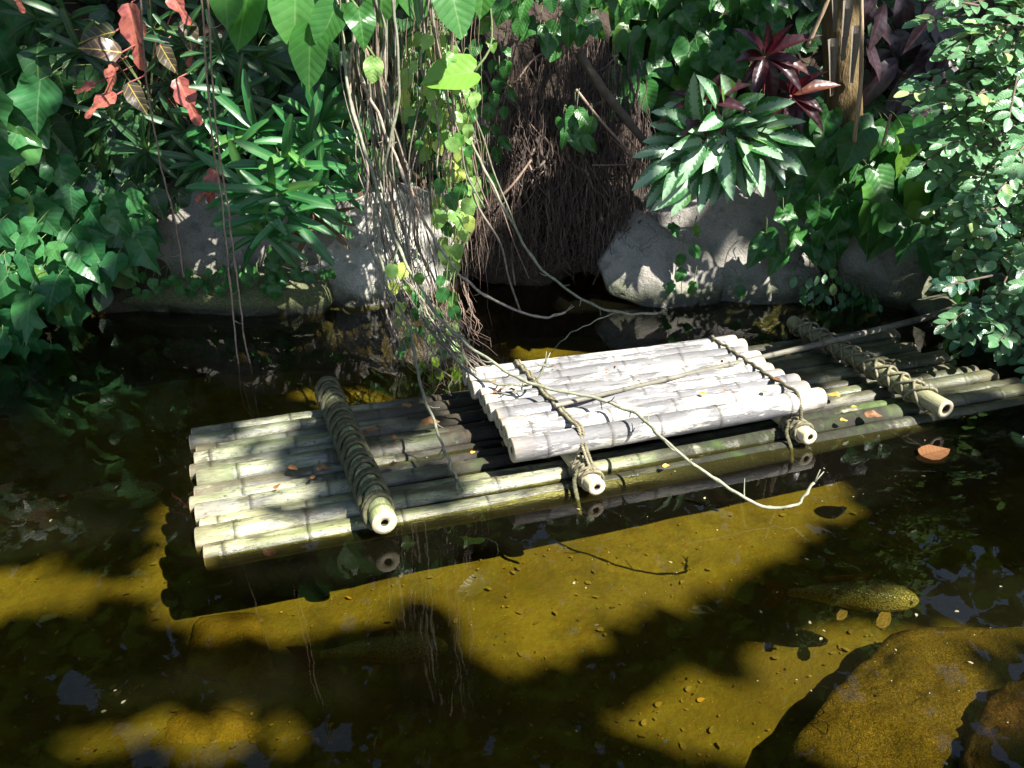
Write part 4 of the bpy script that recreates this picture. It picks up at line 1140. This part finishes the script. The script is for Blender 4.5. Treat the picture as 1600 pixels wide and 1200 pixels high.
for i in range(34):
    x0 = random.uniform(522, 640) if i < 22 else random.uniform(640, 720); Yq = random.uniform(4.15, 4.5); ye = random.uniform(330, 560) if i % 3 else random.uniform(250, 400)
    dr = random.uniform(.0, .22); pts = []
    for py in np.arange(-60, ye, 55):
        pts.append(PY(x0+dr*max(py, 0)+.00022*max(py, 0)**2+random.uniform(-9, 9), py, Yq-.35*max(0, (py-300)/300)))
    p = smooth_path([pts[0]+[random.uniform(-.1, .1), .05, 1.3], pts[0]+[0, .02, .6]]+pts, 5); r = random.choice([.004, .006, .0085, .011])
    V, Fc = tube(p, np.linspace(r, r*.55, len(p)), 6)
    link('aerial_root', mesh_from('aerial_root', V, Fc, random.choice([M_VINE, M_VINE, M_ROOTL, M_VINEG])), t_)
mg = Merge()
for i in range(120):
    x0 = random.uniform(560, 760); Yq = random.uniform(4.2, 4.6); ya = random.uniform(-60, 330); ye = ya+random.uniform(100, 300)
    if ye > 560: continue
    pts = [PY(x0+random.uniform(-4, 4)+.06*(py-ya), py, Yq) for py in np.arange(ya, ye, 30)]
    if len(pts) < 3: continue
    V, Fc = tube(np.array(pts), np.linspace(.0022, .0012, len(pts)), 3, False); mg.add(V, Fc)
for i in range(110):   # brush of fine roots by the raft's left corner
    x0 = random.uniform(600, 735); ya = random.uniform(430, 540); ye = ya+random.uniform(40, 110); Yq = 3.9-.8*(ya-430)/150
    pts = [PY(x0+(py-ya)*random.uniform(.1, .5), py, Yq-.0015*(py-ya)) for py in np.arange(ya, ye, 14)]
    V, Fc = tube(np.array(pts), np.linspace(.0022, .0010, len(pts)), 3, False); mg.add(V, Fc)
o_ = link('root_threads', mg.mesh('root_threads', M_ROOTL), t_); o_['kind'] = 'stuff'

branch('overhanging_branch', 'mossy branch reaching out above the picture that carries the hanging vines', 'branch', [np.array([-3.6, 7.2, 2.5]), np.array([-2.4, 5.6, 3.3]), np.array([-1.2, 4.6, 3.4]), np.array([.3, 4.35, 3.35]), np.array([1.1, 4.5, 3.5])], .10, .05, M_BARK, 10)
# ------------------------------------------------------------------ fallen leaves
fl = [(1035, 733, .02, 'yellow', 13, 'small yellow leaf on the mossy pole in front of the white raft'), (736, 712, .06, 'yellow', 10, 'small orange leaf on the long raft left of the white raft'),
      (1312, 622, .06, 'yellow', 20, 'orange leaf at the right end of the white raft'), (1330, 640, .05, 'yellow', 12, 'tiny orange leaf on the moss right of the white raft'),
      (1312, 660, .04, 'yellow', 13, 'yellow leaf near the front edge of the mossy poles'), (1350, 650, .05, 'dry', 26, 'pale dry leaf lying on the green moss'),
      (575, 677, .07, 'dry', 24, 'reddish brown leaf just right of the left cross pole'), (658, 662, .07, 'dry', 30, 'pale brown leaf on the long raft near the hanging roots'),
      (640, 640, .07, 'dry', 26, 'red brown leaf at the back edge of the long raft'), (495, 735, .08, 'dry', 20, 'small rust coloured leaf left of the left cross pole'),
      (1235, 558, .08, 'yellow', 13, 'orange leaf behind the thin grey pole'), (1100, 620, .205, 'yellow', 14, 'tan leaf in the middle of the white raft'),
      (1215, 598, .205, 'dry', 18, 'brown leaf by the right rope on the white raft'), (805, 612, .205, 'dry', 12, 'tiny brown leaf near the left rope of the white raft'),
      (720, 425, .03, 'yellow', 24, 'yellow leaf at the water edge below the small leaved creeper'), (905, 408, .12, 'dry', 22, 'tan leaf lying at the foot of the root mat')]
for px, py, z, kd, L, lab in fl:
    p = P(px, py, z) if z != .12 else PY(px, py, 5.0); a = random.uniform(0, 6.28); L = wpx(p, L)
    me = random.choice(LS[kd])
    link('fallen_leaf', me, None, frameM(p+[0, 0, .012], [math.cos(a), math.sin(a), .05], [random.uniform(-.2, .2), random.uniform(-.3, .1), 1], (L, L, L)), label=lab, cat='leaf', group='fallen leaves')
for i in range(14):
    p = uppt(random.uniform(.03, .97), random.uniform(.03, .97), .198); a = random.uniform(0, 6.28); L = random.uniform(.015, .035)
    link('leaf_scrap', random.choice(LS['dry']), None, frameM(p, [math.cos(a), math.sin(a), .2], [random.uniform(-.3, .3), random.uniform(-.4, .1), 1], L), label='tiny brown leaf scrap on the white raft', cat='leaf scrap', group='leaf scraps on the white raft')
for i in range(18):
    p = lowpt(random.uniform(.02, .98), random.uniform(.05, .95), .06); a = random.uniform(0, 6.28); L = random.uniform(.02, .05)
    link('leaf_scrap', random.choice(LS['dry']), None, frameM(p, [math.cos(a), math.sin(a), .1], [random.uniform(-.3, .3), random.uniform(-.4, .1), 1], L), label='brown leaf scrap on the long low raft', cat='leaf scrap', group='leaf scraps on the long raft')
p = P(1440, 712, .012); link('floating_leaf', LS['orange'][0], None, frameM(p, unit(P(1502, 696, .012)-p), [0, -.12, 1], (wpx(p, 62),)*3), label='large orange brown leaf floating at right in front of the rafts', cat='leaf')
mg = Merge(); v, f_, u = fan_leaf(OVATE, fold=.1, droop=.02)
for i in range(130):
    px = random.uniform(0, 1600); py = random.uniform(640, 1195)
    if random.random() < .45: px = random.uniform(850, 1600); py = random.uniform(720, 1195)
    q = P(px, py, .004); a = random.uniform(0, 6.28)
    mg.add(inst(v, frameM(q, [math.cos(a), math.sin(a), 0], [random.uniform(-.15, .15), random.uniform(-.15, .15), 1], random.choice([.003, .004, .005, .006, .009, .015]))), f_, u)
link('debris_and_glints', mg.mesh('debris_and_glints', leaf_mat('leaf_bits_and_glints', (.20, .17, .07), (.34, .32, .22), rough=.5)), kind='stuff', label='scattered leaf bits and glint specks on the water', cat='debris')  # pale bits also stand in for small sky reflections
mg = Merge()
for i in range(900):
    px = random.uniform(0, 1600); py = random.uniform(640, 1200)
    q = P(px, py, BED); q[2] = bed_z(q[0], q[1])+.008; a = random.uniform(0, 6.28)
    mg.add(inst(v, frameM(q, [math.cos(a), math.sin(a), .1], [random.uniform(-.4, .4), random.uniform(-.4, .4), 1], random.choice([.008, .012, .016, .03]))), f_, u)
link('sunken_litter', mg.mesh('sunken_litter', leaf_mat('sunken_leaf_bits', (.10, .065, .012), (.20, .13, .02), rough=.8)), kind='stuff', label='sunken leaf litter on the pond bed', cat='litter')

# ------------------------------------------------------------------ carp
kf = NT('olive_fish_scales'); p_ = kf.n('TexCoord').outputs['Object']
vo = kf.n('TexVoronoi', {'feature': 'F1'}, Scale=62., Vector=kf.mapping(p_, (1, 1.0, 1.3))).outputs[0]
zc = kf.n('SeparateXYZ', None, Vector=p_).outputs[2]
cf = kf.mix(kf.ramp(zc, -.12, .12), (.34, .28, .09), (.15, .13, .055))
cf = kf.mix(kf.math('MULTIPLY', kf.ramp(vo, .3, .7), .65), cf, (.035, .03, .012))
M_FISH = kf.out(kf.bsdf(cf, .35, kf.bump(vo, .4, .01), .5))
M_FIN = simple_mat('amber_fin', (.10, .06, .015), (.17, .10, .022), 20, .5)
M_EYE = simple_mat('fish_eye', (.01, .01, .01), (.02, .02, .02), 5, .1)
def carp(label, px, py, head, L, z):
    c = P(px, py, z); ang = head
    t = thing('carp', label, 'fish', (c[0], c[1], z-.06), 'carp under the water')
    prof = [(0, .02, .02), (.03, .05, .055), (.1, .085, .10), (.22, .11, .135), (.36, .115, .15), (.5, .105, .14), (.65, .08, .105), (.78, .052, .068), (.88, .032, .046), (.95, .02, .042), (1., .008, .03)]
    S = 14; V = []; Fc = []
    for x, w, h in prof:
        for k_ in range(S):
            a = 2*math.pi*k_/S
            V.append((.5-x, w*math.sin(a)+.03*math.sin(x*4.5)*x, h*math.cos(a)*(1 if math.cos(a) > 0 else .85)))
    for i in range(len(prof)-1):
        for k_ in range(S): Fc.append((i*S+k_, i*S+(k_+1) % S, (i+1)*S+(k_+1) % S, (i+1)*S+k_))
    Fc.append(tuple(range(S-1, -1, -1))); Fc.append(tuple((len(prof)-1)*S+k_ for k_ in range(S)))
    M = Matrix.Translation(Vector(c)) @ Matrix.Rotation(ang, 4, 'Z') @ Matrix.Scale(L, 4)
    link('body', mesh_from('body', V, Fc, M_FISH), t, M)
    def fin(name, pts, off):
        pts = np.array(pts, float); n = len(pts); V = np.vstack([pts, pts+np.array(off)])
        Fc = [tuple(range(n)), tuple(range(2*n-1, n-1, -1))]+[(i, (i+1) % n, n+(i+1) % n, n+i) for i in range(n)]
        link(name, mesh_from(name, V, Fc, M_FIN, smooth=False), t, M)
    ty = .03*math.sin(4.5)
    fin('tail_fin', [(-.48, ty, .03), (-.62, ty-.05, .14), (-.72, ty-.08, .17), (-.64, ty-.05, .0), (-.70, ty-.08, -.15), (-.60, ty-.05, -.12), (-.48, ty, -.03)], (0, .008, 0))
    fin('dorsal_fin', [(.14, 0, .13), (.10, 0, .22), (-.02, .01, .19), (-.22, .02, .14), (-.24, .02, .08)], (0, .008, 0))
    for s_ in (-1, 1):
        fin('pectoral_fin', [(.28, s_*.08, -.07), (.275, s_*.14, -.085), (.25, s_*.19, -.10), (.21, s_*.22, -.11), (.17, s_*.225, -.115), (.15, s_*.20, -.11), (.165, s_*.15, -.095), (.20, s_*.10, -.08), (.22, s_*.08, -.07)], (0, 0, .006))
        fin('pelvic_fin', [(-.02, s_*.06, -.11), (-.04, s_*.11, -.13), (-.08, s_*.14, -.14), (-.12, s_*.14, -.14), (-.115, s_*.10, -.125), (-.08, s_*.06, -.10)], (0, 0, .006))
        bm = bmesh.new(); bmesh.ops.create_icosphere(bm, subdivisions=2, radius=.016); me = bpy.data.meshes.new('eye'); bm.to_mesh(me); bm.free(); me.materials.append(M_EYE)
        link('eye', me, t, M @ Matrix.Translation(Vector((.42, s_*.066, .03))))
carp('olive carp swimming right in the dark water at right foreground', 1330, 930, -.12, .44, -.11)
carp('carp with only its rear half in the light below the left raft end', 600, 1015, .05, .42, -.20)
carp('carp in dark water left of the raft nearest the raft end', 185, 768, .12, .36, -.12)
carp('carp cut by the left edge of the picture', 25, 800, .18, .36, -.12)

# ------------------------------------------------------------------ trees overhead (they shade the pond and stand mirrored in it)
E1 = unit(np.cross(SUN, [0, 0, 1])); E2 = np.cross(SUN, E1)
def s2(p): p = np.asarray(p); return np.stack([p @ E1, p @ E2], -1)
LIT = []
LITR = []
def lit(poly, z=None, Y=None, step=16, rad=.06):
    x0, x1 = min(p[0] for p in poly), max(p[0] for p in poly); y0, y1 = min(p[1] for p in poly), max(p[1] for p in poly)
    for py in np.arange(y0, y1+1, step):
        for px in np.arange(x0, x1+1, step):
            if inpoly(px, py, poly): LIT.append(s2(P(px, py, z) if Y is None else PY(px, py, Y))); LITR.append(rad)
# sun patches on the pond bed
lit([(390, 950), (520, 908), (700, 888), (850, 848), (1000, 790), (1180, 755), (1310, 735), (1360, 770), (1300, 835), (1180, 905), (1050, 965), (900, 1025), (760, 1062), (715, 1040), (712, 975), (650, 950), (590, 985), (500, 1000), (430, 1015)], BED)
lit([(-40, 880), (90, 865), (190, 910), (180, 945), (90, 965), (-40, 980)], BED)
lit([(170, 1005), (290, 992), (300, 965), (380, 960), (405, 1005), (280, 1015)], -.36)
lit([(60, 1135), (150, 1128), (200, 1150), (240, 1110), (330, 1090), (420, 1130), (545, 1165), (480, 1185), (70, 1180)], -.38)
lit([(1000, 1110), (1120, 1060), (1230, 1010), (1320, 965), (1600, 965), (1600, 1012), (1400, 1020), (1320, 1035), (1240, 1080), (1200, 1130), (1060, 1130)], -.30, rad=.08)
lit([(1300, 1075), (1420, 1060), (1530, 1060), (1500, 1120), (1450, 1200), (1340, 1200), (1330, 1150), (1240, 1140)], -.25, rad=.12)
lit([(1550, 1080), (1600, 1060), (1600, 1180), (1540, 1180)], -.1)
lit([(745, 520), (860, 515), (950, 535), (900, 565), (740, 585)], BED)
lit([(1100, 495), (1190, 490), (1200, 515), (1110, 525)], BED)
lit([(540, 570), (600, 570), (600, 600), (545, 600)], BED)
# the rafts
lit([(712, 580), (1150, 520), (1310, 600), (1320, 640), (1280, 700), (940, 790), (800, 735)], .15, rad=.15)
lit([(600, 800), (880, 740), (1230, 690), (1240, 740), (610, 850)], .02)
lit([(1290, 640), (1420, 625), (1440, 650), (1310, 690)], .04, rad=.13)
lit([(600, 430), (700, 430), (760, 560), (700, 600), (640, 540)], Y=3.8, rad=.15)
lit([(430, 10), (500, 10), (510, 100), (470, 110)], Y=4.2, rad=.15)
lit([(670, 0), (740, 0), (740, 150), (660, 150)], Y=4.2, rad=.15)
for x, y, r in [(420, 655, 10), (325, 690, 10), (400, 820, 10), (470, 800, 8), (340, 760, 10), (690, 715, 8), (480, 640, 10), (335, 722, 18), (380, 716, 14), (325, 798, 16), (455, 748, 10), (345, 838, 18), (540, 822, 20), (655, 692, 14), (620, 705, 12), (720, 690, 10), (655, 660, 6), (420, 770, 8),
                (1450, 555, 14), (1490, 585, 16), (1400, 600, 14), (1350, 555, 10), (1290, 520, 12), (1330, 540, 10), (1430, 600, 12), (1545, 575, 12), (1580, 595, 14), (1510, 560, 10), (1470, 545, 8), (1400, 580, 10), (1345, 600, 14)]:
    lit([(x-r, y-r*.35), (x, y-r*.5), (x+r, y-r*.35), (x+r, y+r*.35), (x, y+r*.5), (x-r, y+r*.35)], .06, step=8, rad=.135)
# the bank
lit([(500, 340), (540, 300), (640, 270), (690, 290), (710, 380), (690, 440), (600, 455), (500, 440)], Y=4.6, rad=.2)
lit([(640, 60), (720, 60), (745, 130), (735, 210), (750, 300), (735, 340), (720, 430), (660, 330), (620, 160)], Y=4.45, rad=.2)
lit([(1490, 0), (1600, 0), (1600, 260), (1540, 250), (1480, 180)], Y=3.55, rad=.2)
lit([(1485, 0), (1600, 0), (1600, 220), (1540, 220), (1480, 170)], Y=3.95, rad=.2)
for x, y, r, Yq in [(450, 40, 30, 4.28), (500, 100, 24, 4.15), (700, 20, 34, 4.15), (690, 125, 34, 4.15), (520, 50, 16, 4.2), (430, 270, 18, 4.2), (470, 250, 16, 4.2), (480, 350, 12, 4.2), (30, 270, 22, 4.0), (20, 300, 20, 4.0), (110, 370, 12, 4.1), (170, 310, 8, 4.1),
                    (820, 30, 20, 4.9), (850, 20, 14, 4.9), (960, 60, 8, 4.6), (760, 80, 12, 4.9), (830, 80, 12, 5.0), (815, 180, 10, 5.1), (835, 210, 8, 5.1), (1370, 90, 10, 4.8), (1375, 15, 14, 4.8), (1180, 205, 12, 4.4), (1085, 250, 14, 4.4), (1130, 130, 12, 4.5),
                    (1420, 250, 14, 4.3), (1440, 340, 12, 4.3), (1480, 300, 10, 4.0), (1560, 300, 14, 3.8), (1590, 400, 12, 3.8), (1540, 240, 16, 3.8), (1000, 430, 10, 4.7), (285, 145, 8, 4.3), (180, 150, 12, 4.3), (1490, 445, 6, 4.0), (60, 350, 12, 4.0), (20, 480, 16, 3.9)]:
    lit([(x-r, y-r*.6), (x, y-r), (x+r, y-r*.6), (x+r, y+r*.6), (x, y+r), (x-r, y+r*.6)], Y=Yq, step=7, rad=.13)
rd = random.Random(5)
for i in range(150):
    x = rd.uniform(0, 1600); y = rd.uniform(-10, 420); r = rd.uniform(3, 11); p = bank_pt(x, y, .3)
    LIT.append(s2(p)); LITR.append(.11+.004*r)
LIT = np.array(LIT); LITR2 = np.array(LITR)**2
# directions in which the mirrored sky shows
SKYD = []
for x, y, r in [(110, 1070, 26), (130, 1090, 16), (215, 1150, 26), (235, 1185, 22), (330, 1185, 24), (380, 1175, 22), (520, 1150, 26), (545, 1165, 18), (400, 1190, 20), (1450, 942, 14), (1480, 940, 10), (1540, 945, 12), (1330, 1082, 14), (1480, 1045, 12), (1285, 870, 6), (760, 1165, 8), (1575, 860, 8)]:
    for dx in (-r, -r/2, 0, r/2, r):
        for dy in (-r*.5, 0, r*.5):
            d = ray(x+dx, y+dy); d[2] = -d[2]; SKYD.append(unit(d))
SKYD = np.array(SKYD); MIR = np.array([0, 0, -CAMH])

def crown(n, sampler, size, rej):  # leaves left out so the gaps shape sun patches and mirrored sky
    pts = np.array([sampler() for _ in range(n)])
    keep_ = np.ones(len(pts), bool)
    q = s2(pts)
    for i in range(0, len(pts), 2000):
        dd = (((q[i:i+2000, None, :]-LIT[None])**2).sum(-1)/LITR2[None]).min(1); keep_[i:i+2000] &= dd > rej
    v = pts-MIR; v /= np.linalg.norm(v, axis=1)[:, None]
    dist = np.linalg.norm(pts-MIR, axis=1)
    cosm = (v @ SKYD.T).max(1); keep_ &= np.arccos(np.clip(cosm, -1, 1))*dist > .10
    return pts[keep_]
lv6 = fan_leaf([(0, 1), (.2, .62), (.24, .34), (.12, .05), (0, 0)], fold=.2, droop=.2)
def build_tree(label, base, pts, size):
    base = np.asarray(base, float)
    t = thing('shade_tree', label, 'tree', base)
    mg = Merge(); V0, F0, U0 = lv6
    for p in pts:
        a = random.uniform(0, 6.28); d = unit([math.cos(a), math.sin(a), random.uniform(-.7, .3)]); nr = unit([random.uniform(-.6, .6)+.3*SUN[0], random.uniform(-.6, .6), 1])
        s = size*random.uniform(.75, 1.25); M = frameM(p-d*s*.5, d, nr, (s*1.15, s, s)); mg.add(inst(V0, M), F0, U0)
    link('crown', mg.mesh('crown', GREEN['canopy']), t)
    zt_ = pts[:, 2].mean()-.6; c = pts.mean(0)
    fork = np.array([base[0]*.7+c[0]*.3, base[1]*.7+c[1]*.3, zt_*.72])
    mg = Merge(); p = smooth_path([base-[0, 0, .2], lerp(base, fork, .5)+[.08, -.05, 0], fork], 8)
    V, Fc = tube(p, np.linspace(.24, .15, len(p)), 12); mg.add(V, Fc)
    link('trunk', mg.mesh('trunk', M_BARK), t)
    nl = 0
    for e in pts[rng.choice(len(pts), min(len(pts), 70), replace=False)]:
        p = smooth_path([fork, lerp(fork, e, .5)+[0, 0, .25], e], 7)
        if ((((s2(p)[:, None]-LIT[None])**2).sum(-1).min(1)) < .1**2).mean() > .05 or nl >= 9: continue
        nl += 1
        V, Fc = tube(p, np.linspace(.075, .015, len(p)), 7)
        link('limb', mesh_from('limb', V, Fc, M_BARK), t)
def samp_sun():
    z = random.uniform(7.5, 9.5)
    while True:
        x = random.uniform(-4.6, 4.4); y = random.uniform(.2, 6.6)
        if random.random() < .96: break
    return np.array([x, y, 0])+SUN/SUN[2]*z
A_ = crown(24000, samp_sun, .28, 1.0)
def tree_sets(pts, bases, labels, size):
    bases = np.array(bases, float); c = np.argmin(((pts[:, None, :2]-bases[None, :, :2])**2).sum(-1), 1)
    for i, b in enumerate(bases):
        if (c == i).sum() > 20: build_tree(labels[i], b, pts[c == i], size)
tree_sets(A_, [(-1.5, -7.5, .2), (5.0, -8.0, .2), (10.5, -3.6, .25), (10.5, 2.6, 2.3)],
          ['shade tree over the near left of the pond', 'shade tree over the near side of the pond', 'shade tree over the right of the pond', 'shade tree behind the right bank'], .28)
def samp_left():
    return np.array([random.uniform(-9.5, -4.6), random.uniform(-1, 7.5), random.uniform(2.6, 7.)])
tree_sets(crown(3800, samp_left, .4, 1.0), [(-7.4, 4.6, 2.4)], ['unseen tree added at far left to cut the sky light'], .42)  # unseen tree added to lower the ambient light
def samp_back():
    return np.array([random.uniform(-6.5, 6.5), random.uniform(6.0, 9.5), random.uniform(2.3, 9.5)])
B_ = crown(7500, samp_back, .36, .0)
tree_sets(B_, [(-4.2, 8.4, 2.6), (-.6, 8.8, 2.6), (3.2, 8.6, 2.6)], ['tall tree behind the left bank mirrored in the pond', 'tall tree behind the root mat mirrored in the pond', 'tall tree behind the right boulders mirrored in the pond'], .38)
